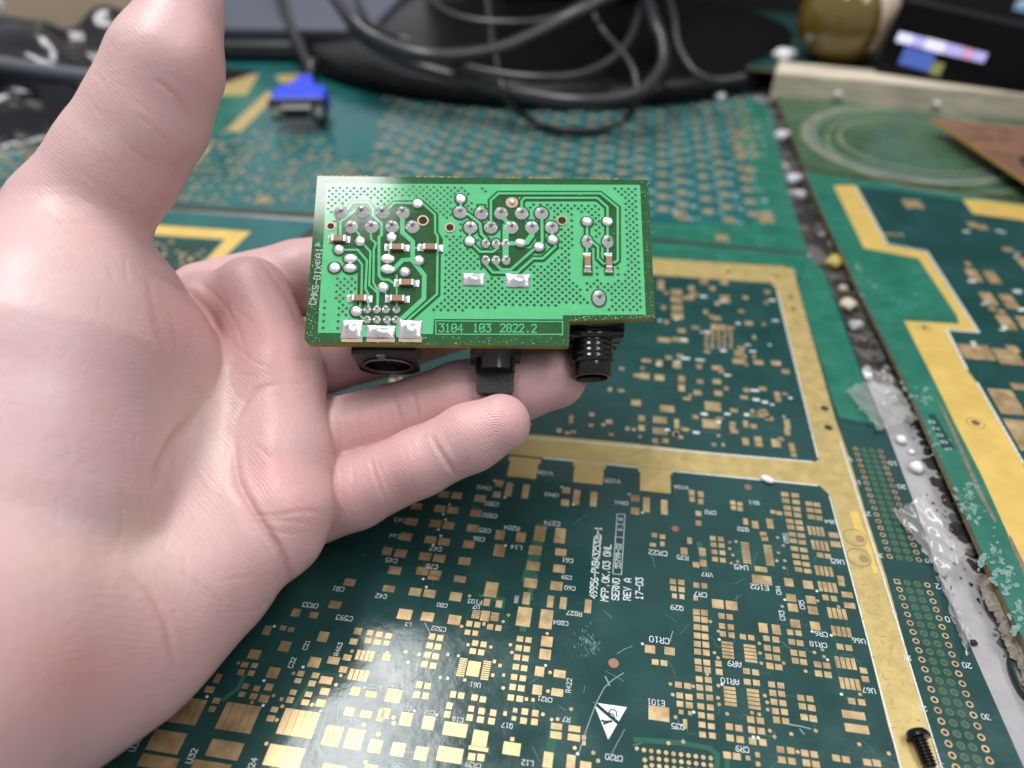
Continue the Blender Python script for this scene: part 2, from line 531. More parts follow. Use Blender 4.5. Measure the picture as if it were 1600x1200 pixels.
T2 = '''403 680 35 36;460 690 35 36;405 720 32 32;460 735 32 32;445 810 35 30;445 870 35 30;660 742 32 25;705 750 32 25;665 775 32 25;706 782 32 25;1135 748 42 26;1185 755 42 26;1142 788 42 26;1192 795 42 26;1150 830 44 28;1198 838 40 28
1290 945 60 32;1302 1002 62 35;1205 1070 40 30;1255 1078 38 30;740 860 30 40;800 880 40 45;890 860 40 34;895 890 40 28;170 945 35 28;220 955 35 28;220 1000 28 30;160 1005 40 22;390 980 30 40;355 1045 42 42;535 965 35 28;585 970 35 28
540 1005 36 28;590 1010 36 28;545 1050 36 28;595 1055 36 28;548 1095 36 28;598 1102 36 28;470 1050 42 50;475 1120 40 40;815 1155 38 32;855 1160 38 32;850 940 40 30;860 965 40 30;910 800 30 22;950 808 36 24;430 1130 40 34
535 140 100 55;525 250 110 55;250 155 90 40;55 118 60 35;740 360 40 45;820 360 45 60;930 370 55 50;90 215 40 35;90 275 40 35;1030 400 35 60;1040 440 35 30;1000 250 35 60;1000 300 35 40;940 80 35 60;48 715 48 38;50 795 48 42;120 755 42 92;232 770 42 92
175 355 36 28;240 355 36 28;440 55 50 30;570 58 50 30;740 250 30 40;790 265 40 26;850 170 40 24;790 185 40 24;310 250 30 60;310 310 30 30'''
P2 = '''985 690 1050 697;990 730 1055 738;1000 775 1060 782;1005 812 1065 820;1015 858 1072 865;1022 895 1080 903;1030 940 1088 948;1038 980 1094 990;1045 1030 1103 1038;1053 1075 1110 1083;1062 1118 1118 1128;1070 1160 1128 1170'''
T8 = '''400 240 50 36;525 245 50 30;130 260 40 60;530 350 60 46;480 470 50 25;490 525 90 35;620 690 60 40;620 740 80 30;375 865 40 25;480 865 50 28;250 605 100 26;150 605 80 26;680 500 50 24;320 280 36 30;320 340 36 30
740 745 60 28;850 750 60 28;180 715 40 22;250 705 40 22;120 750 40 40;230 765 50 34;370 770 36 30;480 780 60 26;40 735 60 20;30 830 60 36;120 840 60 36;260 850 40 40;260 905 40 40'''


def table(s, Z, k=4.0):
    for row in s.replace('\n', ';').split(';'):
        x, y, w, h = map(float, row.split())
        X, Y = Z(x, y)
        PD.px(X, Y, w / k, h / k)


def pairs(s, Z, w, h, k=4.0):
    for row in s.replace('\n', ';').split(';'):
        x, y, x2, y2 = map(float, row.split())
        PD.px(*Z(x, y), w / k, h / k)
        PD.px(*Z(x2, y2), w / k, h / k)


table(T3, Z3); table(T4, Z4); table(T5, Z5); table(T1, Z1); table(T2, Z2); table(T8, Z8)
pairs(P5, Z5, 42, 36); pairs(P2, Z2, 45, 27)
for x, y, w, h, n in ((690, 885, 235, 180, 5), (1065, 920, 235, 170, 5), (355, 840, 225, 170, 5), (1480, 498, 120, 65, 4), (1440, 620, 130, 70, 4), (1278, 1000, 115, 130, 4), (1415, 1020, 115, 130, 4)):
    PD.stripes(*Z3(x, y), w / 4, h / 4, n, gap=0.06 if n == 5 else 0.2)
for x, y, w, h, n in ((1172, 70, 120, 60, 4), (1232, 235, 120, 65, 4), (1258, 348, 125, 60, 4), (1285, 545, 130, 70, 4), (1312, 675, 130, 70, 4)):
    PD.stripes(*Z5(x, y), w / 4, h / 4, n, gap=0.2)
for x, y, w, h, n in ((1180, 920, 105, 55, 4), (1205, 1010, 110, 58, 4), (1230, 1170, 115, 58, 4), (205, 225, 90, 40, 4), (205, 295, 95, 40, 4), (840, 190, 90, 40, 4)):
    PD.stripes(*Z2(x, y), w / 4, h / 4, n, gap=0.25)
for x, y, w, h, n in ((548, 463, 72, 110, 5), (690, 485, 75, 115, 5), (563, 752, 75, 125, 5), (710, 770, 75, 130, 5)):
    PD.stripes(*Z5(x, y), w / 4, h / 4, n, True, gap=0.22)
for x, y, w, h, n in ((487, 570, 50, 120, 9), (637, 590, 50, 125, 9), (575, 240, 50, 55, 5), (693, 255, 50, 55, 5)):
    PD.stripes(*Z4(x, y), w / 4, h / 4, n, True, gap=0.35)
for x, y, w, h, n in ((742, 1055, 50, 135, 10), (885, 1070, 50, 130, 10)):
    PD.stripes(*Z2(x, y), w / 4, h / 4, n, True, gap=0.35)
for x, y, w, h, n in ((230, 380, 70, 200, 4),):
    PD.stripes(*Z8(x, y), w / 4, h / 4, n, True, gap=0.3)
for i in range(5):
    for j in range(6):
        PD.px(*Z8(415 + 38 * i + rng.uniform(-4, 4), 545 + 21 * j), 5.5, 3.2)
for k in range(55):
    x, y = rng.uniform(1030, 1255), rng.uniform(450, 700)
    if x < 1205 + (y - 440) * 0.22:
        PD.px(x, y, rng.choice([5, 7, 9, 12]), rng.choice([4, 5, 6]))
for k in range(70):
    x, y = rng.uniform(520, 1010), rng.uniform(560, 690)
    if y < 668 + (x - 640) * 0.07:
        PD.px(x, y, rng.choice([6, 8, 10]), rng.choice([4, 5, 6]))
PD.build(main, 'gold', 300)

# traces under the mask (slightly lighter green lines) and small vias
b = MB()
TR = [(Z3, [(600, 770), (690, 700), (720, 630)], 30), (Z3, [(560, 790), (640, 745), (700, 680)], 14), (Z3, [(1030, 830), (1080, 760), (1130, 690)], 34), (Z3, [(1000, 1060), (1030, 1000)], 34),
      (Z3, [(1205, 610), (1300, 615), (1310, 650), (1240, 860), (1180, 1040), (1210, 1120)], 6), (Z3, [(1400, 660), (1340, 690), (1305, 900)], 6), (Z3, [(1420, 660), (1370, 700), (1330, 830)], 6),
      (Z4, [(940, 0), (900, 160), (870, 330)], 44), (Z4, [(1060, 950), (1030, 1190)], 60), (Z1, [(985, 900), (900, 1210)], 78), (Z4, [(680, 140), (740, 150), (735, 190)], 40), (Z4, [(600, 120), (660, 130)], 22),
      (Z4, [(830, 405), (735, 470), (730, 530), (700, 560)], 4), (Z4, [(815, 470), (760, 500), (740, 550), (700, 580)], 4), (Z4, [(805, 535), (770, 570), (700, 598)], 4), (Z4, [(800, 590), (690, 605)], 4),
      (Z4, [(795, 640), (740, 650), (690, 610)], 4), (Z4, [(440, 545), (380, 450)], 4), (Z4, [(440, 560), (360, 510)], 4), (Z4, [(440, 575), (340, 560)], 4), (Z4, [(440, 595), (350, 620), (260, 690)], 4),
      (Z4, [(445, 615), (390, 650), (270, 740)], 4), (Z4, [(460, 640), (440, 700), (435, 740)], 4), (Z4, [(630, 660), (620, 780)], 4), (Z4, [(690, 640), (780, 760)], 5), (Z4, [(770, 790), (765, 860)], 5),
      (Z4, [(860, 800), (960, 800), (985, 830)], 8), (Z4, [(690, 855), (750, 858)], 5), (Z4, [(300, 60), (310, 10)], 6), (Z4, [(130, 1100), (330, 1108)], 8), (Z4, [(450, 500), (460, 465), (540, 462)], 4),
      (Z4, [(545, 215), (520, 225), (518, 290)], 4), (Z4, [(725, 240), (770, 270), (770, 320), (730, 325)], 4),
      (Z5, [(430, 385), (460, 390), (475, 440), (510, 445)], 7), (Z5, [(585, 360), (590, 420)], 6), (Z5, [(720, 385), (745, 410)], 8), (Z5, [(870, 440), (920, 440), (960, 470)], 6),
      (Z5, [(1010, 430), (1060, 475), (1090, 478)], 7), (Z5, [(1000, 300), (1070, 310)], 5), (Z5, [(890, 300), (950, 300)], 5), (Z5, [(740, 605), (810, 610), (815, 580)], 6), (Z5, [(910, 745), (960, 750), (985, 762)], 6),
      (Z5, [(290, 950), (300, 985), (370, 990)], 6), (Z5, [(1190, 375), (1245, 420)], 6), (Z5, [(1235, 460), (1215, 490), (1240, 600), (1250, 640)], 6), (Z5, [(1255, 500), (1270, 490), (1320, 495), (1370, 540), (1390, 580)], 8),
      (Z5, [(1265, 700), (1270, 740), (1310, 775)], 6), (Z5, [(1330, 800), (1335, 850)], 6), (Z5, [(1360, 980), (1365, 1010), (1450, 1080), (1470, 1150)], 7), (Z5, [(1170, 160), (1195, 310)], 4),
      (Z5, [(1200, 100), (1160, 100), (1130, 60)], 4), (Z5, [(1285, 270), (1300, 320)], 4), (Z5, [(1320, 380), (1325, 420)], 5), (Z5, [(545, 1145), (545, 1200)], 34), (Z5, [(630, 1030), (690, 1032)], 6),
      (Z5, [(780, 995), (840, 1005)], 14), (Z5, [(1030, 595), (1100, 610)], 5), (Z5, [(1080, 900), (1095, 965)], 7), (Z5, [(640, 960), (660, 1000)], 5),
      (Z2, [(450, 1000), (490, 1150)], 40), (Z2, [(640, 985), (720, 1010)], 4), (Z2, [(640, 1020), (720, 1030)], 4), (Z2, [(650, 1070), (720, 1060)], 4), (Z2, [(660, 1110), (720, 1080)], 4),
      (Z2, [(910, 1020), (950, 960)], 4), (Z2, [(910, 1050), (970, 1010)], 4), (Z2, [(910, 1080), (980, 1100)], 4), (Z2, [(900, 1110), (920, 1150)], 5), (Z2, [(1120, 870), (1240, 860)], 4), (Z2, [(1140, 880), (1145, 960)], 4),
      (Z2, [(1165, 1120), (1175, 1080), (1290, 1090), (1330, 1150)], 5), (Z1, [(340, 830), (240, 1160)], 6), (Z1, [(0, 1005), (180, 1020)], 6)]
for i, (Z, pl, w) in enumerate(TR):
    P = [spot(*Z(*p))[:2] for p in pl]
    c = spot(*Z(*pl[0]))
    e = spot(Z(*pl[0])[0] + w / 4, Z(*pl[0])[1])
    V, Fc = ribbon2d(P, abs(e[0] - c[0]) * 0.9)
    b = MB()
    b.add([(v[0], v[1], 0.0008 + 0.00012 * (i % 5)) for v in V], [q[::-1] for q in Fc])
    b.build('trace', M['trace'], main)
flat('keepout_outline', [[Z5(-45, 1005), Z5(240, 1025), Z5(440, 1060), Z5(500, 1110), Z5(498, 1230), Z5(462, 1230), Z5(465, 1125), Z5(425, 1090), Z5(240, 1058), Z5(-40, 1040)]], 0.0018, M['trace'], main)
b = MB()
VI = [(Z5, s) for s in ('465 480;488 512;745 422;750 482;758 545;898 545;490 685;487 762;495 803;440 285;490 345;420 615;332 690;190 675;205 742;222 882;780 748;795 790;798 835;700 855;745 866;812 968;840 1005;1098 968;945 988;1370 1052;985 1100;1035 595;1140 462;1150 505;1240 192;1090 478;1110 155;888 190;545 862;1375 740;1555 1110;178 1045;270 1035').split(';') for s in [s]]
VI += [(Z4, s) for s in '135 475;150 540;220 490;745 700;790 430;800 478;1038 603;1025 720;1170 832;1085 895;1192 1075;1308 1105;1338 1155;993 865;485 315;778 245;745 285;20 480;1020 360;60 885;60 920;1580 1078;535 125'.split(';')]
VI += [(Z2, s) for s in '640 990;660 1070;690 1110;940 960;975 1010;985 1105;945 1055;640 1030;650 1120;935 1105;680 985;980 1150;300 905;755 645'.split(';')]
VI += [(Z3, s) for s in '775 790;910 748;1150 805;1300 680;865 1048;690 545;1035 608;965 815;930 900;1400 470;1330 622;1485 1165;1475 930'.split(';')]
for Z, s in VI:
    x, y = map(float, s.split())
    q = spot(*Z(x, y))
    disc(b, q, 0.036 if (x, y) not in ((300, 905),) else 0.07, 0.0032 + 0.0002 * rng.random(), 10)
for j in range(3):
    for i in range(9):
        q = spot(*Z5(70 + 46.5 * i + 2 * j, 1094 + 5.6 * i + 45 * j))
        disc(b, q, 0.04, 0.0034, 10)
for x, y in ((25, 1088), (30, 1150), (35, 1195)):
    disc(b, spot(*Z5(x, y)), 0.04, 0.0034, 10)
b.build('vias', M['gold'], main, kind='stuff')
# red-brown test points
COPPERM = mat('bare_copper', (0.32, 0.17, 0.11), 0.4, metal=0.5)
b = MB()
for Z, x, y, r in ((Z4, 1435, 545, 0.10), (Z2, 755, 645, 0.09), (Z2, 300, 905, 0.085)):
    b = MB()
    disc(b, spot(*Z(x, y)), r, 0.0045, 16)
    b.build('copper_spot', COPPERM, main)

# plated holes of the pin field
L_ = [(810, 35), (823, 83), (840, 135), (856, 186), (873, 240), (890, 296), (907, 350), (926, 408), (943, 465), (961, 525), (980, 585), (999, 648), (1020, 710), (1040, 776), (1060, 842), (1080, 910), (1102, 978), (1124, 1050), (1147, 1122), (1170, 1195)]
rb, hb, gb = MB(), MB(), MB()
for blk in (0, 1):
    for r_ in range(21):
        for c_ in range(4):
            if blk == 0:
                q = spot(*Z7(*L_[0]))
                X, Y = 0.2 * c_, -0.2 * r_
            else:
                if r_ > 19:
                    continue
                q0 = spot(*Z6(760, 1078))
                X, Y = q0[0] + 0.2 * c_, q0[1] + 0.2 * r_
            if blk and r_ > 17:
                continue
            if c_ in (0, 3):
                if blk == 0 and r_ == 0 and c_ == 0:
                    rb.box((X, Y, 0.003), (0.13, 0.13, 0.004), bottom=False)
                else:
                    ring(rb, (X, Y), 0.034, 0.066, 0.004, 14)
                disc(hb, (X, Y), 0.036, 0.0075 if (blk == 0 and r_ == 0 and c_ == 0) else 0.0046, 10)
            else:
                ring(gb, (X, Y), 0.035, 0.075, 0.001, 12)
                disc(gb, (X, Y), 0.02, 0.001, 8)
rb.build('plated_rings', M['gold'], main, kind='stuff')
hb.build('drilled_holes', M['hole'], main, kind='stuff')
gb.build('inner_rings', M['ghost'], main, kind='stuff')
# drilled mounting holes on the strip, with an etched ring
for px, py, big in ((1288, 638, 0), (1294, 668, 0), (1344, 842, 1), (1350, 873, 1), (1235, 465, 0), (1240, 482, 0), (1138, 425, 0), (1214, 432, 0)):
    q = spot(px, py)
    r = 0.10 if py > 600 else 0.075
    b = MB()
    disc(b, q, r, 0.0052, 18, 0)
    if py > 600:
        s = spot(px - (8 if big else 5), py - 2)
        ring(b, s, 0.235 if big else 0.19, 0.247 if big else 0.20, 0.0058, 28, mi=1)
    b.build('mounting_hole', [mat('hole_bottom', (0.30, 0.20, 0.11), 0.5) if big else M['hole'], M['trace']], main)

# white printed dashes along the strips
b = MB()


def dashes(x0, y0, x1, y1, n, w=0.028, fill=0.86):
    p, q = spot(x0, y0)[:2], spot(x1, y1)[:2]
    for i in range(n):
        a, c = p + (q - p) * (i / n), p + (q - p) * ((i + fill) / n)
        V, Fc = ribbon2d([a, c], w)
        b = MB()
        b.add([(v[0], v[1], 0.0055) for v in V], [k[::-1] for k in Fc])
        b.build('printed_dash', M['ink'], main)


dashes(1380, 902, 1505, 1310, 19)
dashes(1313, 690, 1380, 902, 14)
dashes(1331, 905, 1415, 1230, 17)
dashes(1296, 775, 1331, 905, 9)
dashes(1214, 455, 1278, 716, 26)
dashes(640, 668, 1272, 722, 30, 0.04)
dashes(850, 716, 1280, 759, 22, 0.04)

# printed names
b = MB()
_lj = [0]


def print_text(txt, Z, x, y, hpx, rot=180, k=4.0, wf=0.62, stroke=0.14, z=0.0065, bld=None):
    X, Y = Z(x, y)
    q = spot(X, Y, z)
    a = spot(X, Y - hpx / k / 2, z)
    c = spot(X, Y + hpx / k / 2, z)
    e0, e1 = spot(X - hpx / k / 2, Y, z), spot(X + hpx / k / 2, Y, z)
    h = (a[1] - c[1]) if rot in (0, 180) else (e1[0] - e0[0])
    ex, ey = {0: ((1, 0), (0, 1)), 180: ((-1, 0), (0, -1)), 90: ((0, 1), (-1, 0)), 270: ((0, -1), (1, 0))}[rot]
    ex, ey = np.array([*ex, 0.0]), np.array([*ey, 0.0])
    L, wd = lettering(txt, np.zeros(3), ex, ey, h, wf, stroke)
    off = q - ex * (wd - 0.12 * h) / 2 - ey * h / 2
    own = bld or MB()
    for V, Fc in L:
        _lj[0] += 1
        own.add([v + off + np.array([0, 0, 0.00015 * (_lj[0] % 4)]) for v in V], Fc)
    if bld is None:
        own.build('printed_lettering', M['ink'], main)


for t, x, y, h in (('C522', 340, 330, 26), ('C80', 362, 182, 24), ('U61', 568, 680, 28), ('E105', 72, 682, 28), ('C62', 140, 828, 26), ('C84', 282, 852, 28), ('C16', 458, 898, 30), ('Q17', 768, 934, 30), ('CR21', 1003, 770, 28),
                   ('R7', 1138, 896, 30), ('L12', 895, 1168, 32), ('CR20', 1435, 1135, 34), ('CR39', 555, 1182, 32), ('C884', 1102, 292, 26), ('R827', 1187, 234, 26), ('F103', 567, 160, 24), ('U7', 575, 192, 24), ('L3', 150, 302, 22),
                   ('C60', 1160, 75, 24), ('C59', 1140, 8, 22), ('C503', 85, 1188, 26)):
    print_text(t, Z4, x, y, h)
for t, x, y, h in (('CR10', 118, 400, 34), ('AR9', 588, 550, 32), ('AR10', 560, 658, 32), ('E101', 98, 790, 32), ('Q35', 235, 940, 32), ('CR9', 637, 1082, 34), ('CR7', 375, 115, 28), ('Q29', 228, 198, 28), ('E102', 745, 70, 28),
                   ('CR6', 1130, 362, 28), ('CR18', 1112, 428, 28), ('U66', 1366, 405, 28), ('U67', 1428, 715, 30)):
    print_text(t, Z5, x, y, h)
for t, x, y, h in (('C43', 100, 850, 24), ('C44', 65, 948, 24), ('C45', 45, 1102, 26), ('C47', 322, 1030, 26), ('C78', 297, 1140, 26), ('C85', 628, 915, 24), ('C86', 592, 968, 24), ('C502', 660, 822, 22), ('C501', 668, 748, 22), ('R204', 797, 900, 24),
                   ('L14', 825, 1020, 24), ('C274', 1048, 870, 24), ('C61', 1145, 1102, 24), ('W106', 1005, 556, 22), ('W105', 1425, 606, 22), ('CR43', 625, 648, 20), ('CR42', 1045, 692, 20), ('CR41', 1480, 742, 20), ('C46', 1195, 0, 0)):
    if h:
        print_text(t, Z1, x, y, h)
for t, x, y, h in (('W104', 335, 645, 20), ('U45', 710, 1145, 28), ('CR22', 190, 1055, 28), ('R35', 345, 1085, 24), ('Q32', 722, 908, 22), ('Q11', 790, 742, 20), ('CR2', 518, 803, 22), ('U64', 1268, 862, 22), ('U65', 1312, 1110, 26), ('VR7', 498, 1190, 24)):
    print_text(t, Z2, x, y, h)
for t, x, y, h in (('C593', 1350, 262, 30), ('CR33', 1138, 182, 28), ('C81', 1312, 80, 28), ('C42', 1580, 125, 26), ('R428', 1545, 695, 28), ('CR41', 1385, 905, 26)):
    print_text(t, Z3, x, y, h)
for t, Z, x, y, h in (('U33', Z3, 48, 1050, 36), ('U32', Z3, 400, 1122, 38), ('U24', Z3, 775, 1180, 38), ('C32', Z3, 1026, 540, 30), ('C21', Z3, 1115, 430, 28), ('R463', Z3, 1315, 455, 28), ('R422', Z4, 1155, 682, 30), ('CR3', Z5, 888, 245, 30),
                      ('CR4', Z5, 865, 88, 28), ('CR5', Z5, 1012, 178, 28), ('CR51', Z2, 990, 960, 26), ('R80', Z4, 828, 145, 22)):
    print_text(t, Z, x, y, h, 90)
for i, (t, x, y) in enumerate((('49956-PWB432532b-1', 931, 876), ('MFP.0K.03 0NL', 947, 893), ('SERNO', 962, 920), ('REV A', 980, 920), ('17-03', 999, 919))):
    print_text(t, zm(0, 0, 1), x, y, 10.5, 90, k=1.0, wf=0.55 if i == 0 else 0.6, stroke=0.17)
print_text('55799-02', zm(0, 0, 1), 966, 868, 7.6, 90, k=1.0, wf=0.60, stroke=0.15)
print_text('D', zm(0, 0, 1), 969, 827, 6, 90, k=1.0)
print_text('A', zm(0, 0, 1), 970, 811, 6.5, 90, k=1.0)
for t, r_ in (('9', 4), ('19', 9), ('29', 14), ('39', 19)):
    print_text(t, zm(0, 0, 1), *[float(v[0]) for v in project(np.array([[-0.26, -0.2 * r_, 0.0]]))[:2]], 7, 180, k=1.0)
for t, r_ in (('2', 0), ('10', 4), ('20', 9), ('30', 14)):
    print_text(t, zm(0, 0, 1), *[float(v[0]) for v in project(np.array([[0.80, -0.2 * r_, 0.0]]))[:2]], 7.5, 180, k=1.0)
q0 = spot(*Z6(760, 1078))
for t, r_ in (('39', 0), ('29', 6), ('19', 11), ('9', 15)):
    print_text(t, zm(0, 0, 1), *[float(v[0]) for v in project(np.array([[q0[0] - 0.22, q0[1] + 0.2 * r_, 0.0]]))[:2]], 5.5, 180, k=1.0)
for t, r_ in (('40', 0), ('20', 11), ('10', 15)):
    print_text(t, zm(0, 0, 1), *[float(v[0]) for v in project(np.array([[q0[0] + 0.8, q0[1] + 0.2 * r_, 0.0]]))[:2]], 5.5, 180, k=1.0)
# printed frame around the serial number
for pl in ([(957.5, 897), (971, 898), (976.5, 804), (964.5, 803), (957.5, 897)], [(961, 839), (974, 840)], [(962.5, 819), (975.3, 820)]):
    P = [spot(x, y)[:2] for x, y in pl]
    V, Fc = ribbon2d(P, 0.013)
    b.add([(v[0], v[1], 0.0062) for v in V], [k[::-1] for k in Fc])
b.build('printed_frame', M['ink'], main)
# pin-one dots and smudged print of the far half
b = MB()
for k in range(34):
    x, y = rng.uniform(1025, 1260), rng.uniform(455, 705)
    if x < 1200 + (y - 440) * 0.22:
        q = spot(x, y)
        b.box((q[0], q[1], 0.004), (rng.uniform(0.08, 0.26), rng.uniform(0.05, 0.1), 0.002), bottom=False)
for Z, s in ((Z5, '495 398;512 678;335 852;1075 348;1195 372;1172 525;1258 740;15 425;905 150;708 1008;738 1012;1105 95'), (Z4, '1010 560;190 845;330 870;1048 898;1210 1112;245 20;265 70;465 500'), (Z3, '495 755;845 810;850 655;1095 570;915 315;1205 845;1478 700'),
             (Z1, '370 815;410 755;385 850;340 910;355 950;308 1008;755 710;1185 755;1110 645;690 605;1530 690;760 1010'), (Z2, '95 805;15 690;780 165;980 205')):
    for t in s.split(';'):
        x, y = map(float, t.split())
        disc(b, spot(*Z(x, y)), 0.03, 0.0068, 10)
b.build('printed_dots', M['ink'], main, kind='stuff')
# printed warning triangle
tri = [Z4(1308, 790), Z4(1518, 820), Z4(1402, 1022)]
flat('warning_triangle', [tri], 0.006, mat('white_print', (0.82, 0.84, 0.82), 0.4), main)
b = MB()
for i, (pl, w) in enumerate((([(1322, 800), (1380, 850), (1455, 912)], 22), ([(1400, 862), (1415, 838), (1435, 835), (1452, 850), (1455, 880)], 7), ([(1412, 858), (1432, 866), (1440, 885)], 7), ([(1365, 905), (1380, 912), (1420, 910)], 14), ([(1375, 925), (1400, 915)], 12))):
    P = [spot(*Z4(*p_), 0.0)[:2] for p_ in pl]
    V, Fc = ribbon2d(P, w / 4 / 85.0)
    b.add([(v[0], v[1], 0.0072 + 0.0003 * i) for v in V], [q[::-1] for q in Fc])
b.build('triangle_symbol', M['mask'], main)

# ------------------------------------------------------------------ neighbours on the desk
left = thing('circuit_board', 'bare board with bright gold frame corner between thumb and index finger', 'circuit board', spot(330, 400))
slab('panel', [(-1500, 760), (-420, 250), (230, 326), (496, 346), (492, 352), (410, 418), (190, 640), (-700, 1400)], -0.008, 0.16, [M['mask_far'], M['fr4']], left)
flat('gold_frame', [[(-100, 330), (222, 350), (392, 362), (352, 400), (320, 430), (296, 430), (330, 398), (352, 374), (215, 365), (-100, 346)]], -0.006, M['gold_bright'], left)
flat('dark_field', [[(215, 368), (346, 377), (325, 397), (180, 520), (60, 520), (100, 372)]], -0.0065, M['mask'], left)
pd = Pads(-0.006)
for k in range(26):
    x, y = rng.uniform(232, 320), rng.uniform(378, 420)
    pd.px(x, y, rng.uniform(5, 9), rng.uniform(2.5, 4))
pd.build(left, 'gold', 300)

far = thing('circuit_board', 'teal board with long rows of round gold pads, lying behind the held board', 'circuit board', spot(850, 250))
slab('panel', [(-900, 260), (60, 150), (340, 92), (700, 98), (1130, 125), (1206, 172), (1232, 300), (1263, 396), (1000, 370), (496, 334), (230, 318), (-400, 275)], 0.0, 0.165, [M['mask_far'], M['fr4']], far)
flat('clear_margin', [[(1148, 150), (1200, 168), (1230, 300), (1262, 394), (1170, 384), (1180, 330)], [(500, 318), (1000, 348), (1190, 352), (1238, 392), (1000, 368), (500, 332)], [(330, 130), (420, 128), (250, 300), (220, 300)]], 0.0015, M['mask_light'], far)
b = MB()
for pl in ([(352, 118), (405, 116), (385, 148), (338, 150)], [(418, 142), (432, 150), (376, 206), (352, 204)], [(312, 228), (330, 230), (290, 268), (270, 268)], [(428, 118), (470, 115), (468, 128), (440, 130)]):
    P = [spot(x, y, 0.0)[:2] for x, y in pl]
    n = len(P)
    a = sum(P[k][0] * P[(k + 1) % n][1] - P[(k + 1) % n][0] * P[k][1] for k in range(n))
    b = MB()
    b.add([(p[0], p[1], 0.003) for p in P], [tuple(range(n)) if a > 0 else tuple(range(n))[::-1]])
    b.build('gold_bar', M['gold_dull'], far)

# round pads: pairs of columns running away from the camera, the nearest as single pieces
xa, xb = spot(1035, 305)[0], spot(1102, 303)[0]
ya, yb = spot(1035, 347)[1], spot(1035, 326.5)[1]
pitch_x, pitch_y = (xb - xa), (yb - ya)
dots = []
for i in range(-11, 3):
    for s in (0, 1):
        for j in range(0, 34):
            X = xa + i * pitch_x + s * pitch_x * 0.44
            Y = ya + j * pitch_y + s * pitch_y * 0.45
            u, v_, _ = project(np.array([[X, Y, 0.0]]))
            u, v_ = u[0], v_[0]
            if 590 < u < 1182 and 120 < v_ < 345 and (u - 560) > (290 - v_) * 0.3:
                dots.append((X, Y))
dots.sort(key=lambda q: q[1])
bb = MB()
disc(bb, (0, 0), 1.0, 0.004, 14)
ring(bb, (0, 0), 1.0, 1.06, 0.002, 14)
M['gold_far'] = mat('dull_round_gold', (0.42, 0.33, 0.20), 0.42, metal=0.35, var=0.3, vscale=2)
dm = mesh('round_pad', bb.v, bb.f, M['gold_far'])
for X, Y in dots[:300]:
    place('round_pad', dm, far, Matrix.Translation((X, Y, 0)) @ Matrix.Diagonal((0.25, 0.24, 1, 1)))
bb = MB()
for X, Y in dots[300:]:
    disc(bb, (X, Y), 0.245, 0.004, 10)
if dots[300:]:
    bb.build('round_pads', M['gold_far'], far, kind='stuff')
b = MB()
for X, Y in dots:
    for k in range(3):
        q = (X + rng.uniform(0.3, 0.62), Y + rng.uniform(-0.25, 0.25))
        b.box((q[0], q[1], 0.003), (rng.uniform(0.06, 0.3), rng.uniform(0.05, 0.12), 0.002), bottom=False)
b.build('small_print', M['ink_soft'], far, kind='stuff')
pd = Pads(0.0)
for k in range(420):
    x, y = rng.uniform(220, 600), rng.uniform(205, 318)
    if x > 330 - (y - 205) * 0.9 and (x < 520 or y > 240):
        pd.px(x, y, rng.uniform(3, 8), rng.uniform(1.5, 3.5))
for k in range(60):
    pd.px(rng.uniform(-10, 60), rng.uniform(215, 300), rng.uniform(5, 12), rng.uniform(2, 4))
for x, y, w, h in ((410, 313, 20, 11), (1170, 265, 16, 9), (1155, 208, 16, 9), (1155, 228, 14, 7), (1160, 240, 14, 7), (1168, 280, 12, 7), (1128, 372, 20, 10), (1197, 340, 22, 16), (1062, 335, 20, 9)):
    pd.px(x, y, w, h)
pd.build(far, 'gold', 120)

# right-hand stack ------------------------------------------------
ZR = 0.32
gold_b = thing('circuit_board', 'raised green board with broad bright yellow gold border along the right edge', 'circuit board', spot(1500, 600, ZR))
slab('panel', [(1256, 262), (1275, 270), (1700, 330), (2300, 420), (2900, 1300), (2150, 1900), (1760, 1345), (1600, 1000), (1552, 900), (1417, 600), (1340, 447), (1282, 325)], ZR, 0.17, [M['mask_light'], M['fr4']], gold_b)
gp = [Z6B(410, 40), Z6B(545, 40), Z6B(740, 410), Z6B(985, 455), Z6B(1310, 955), Z6B(1115, 935), Z6B(1240, 1190), Z6(1310, 0), Z6(1600, 510), (1760, 1000), (1760, 1190),
      Z6(1600, 1125), Z6(1500, 940), Z6(1330, 560), Z6(1165, 240), Z6(1050, 0), Z6B(850, 885), Z6B(1195, 905), Z6B(1180, 850), Z6B(940, 495), Z6B(600, 430)]
flat('gold_border', [gp], ZR + 0.004, M['gold_bright'], gold_b)
flat('dark_field', [[Z6B(550, 45), Z6B(780, 66), Z6B(1600, 190), (1900, 360), (2300, 1200), (1760, 985), Z6(1600, 500), Z6(1318, 0), Z6B(1245, 1180), Z6B(1125, 950), Z6B(1322, 962), Z6B(992, 448), Z6B(748, 405)]], ZR + 0.002, M['mask'], gold_b)
flat('top_gold_strip', [[Z6B(1215, 125), Z6B(1330, 130), Z6B(1700, 175), Z6B(1720, 270), Z6B(1600, 258), Z6B(1280, 215)]], ZR + 0.004, M['gold_bright'], gold_b)
flat('worn_margin', [[Z6(1055, 90), Z6(1095, 150), Z6(1150, 260), Z6(1320, 640), Z6(1430, 860), Z6(1415, 868), Z6(1300, 660), Z6(1200, 420), Z6(1100, 200)], [Z6(1490, 940), Z6(1520, 955), Z6(1640, 1200), Z6(1600, 1200)]],
     ZR + 0.0055, mat('worn_brown_margin', (0.22, 0.17, 0.12), 0.6, var=0.4, vscale=8), gold_b)
pd = Pads(ZR + 0.003)
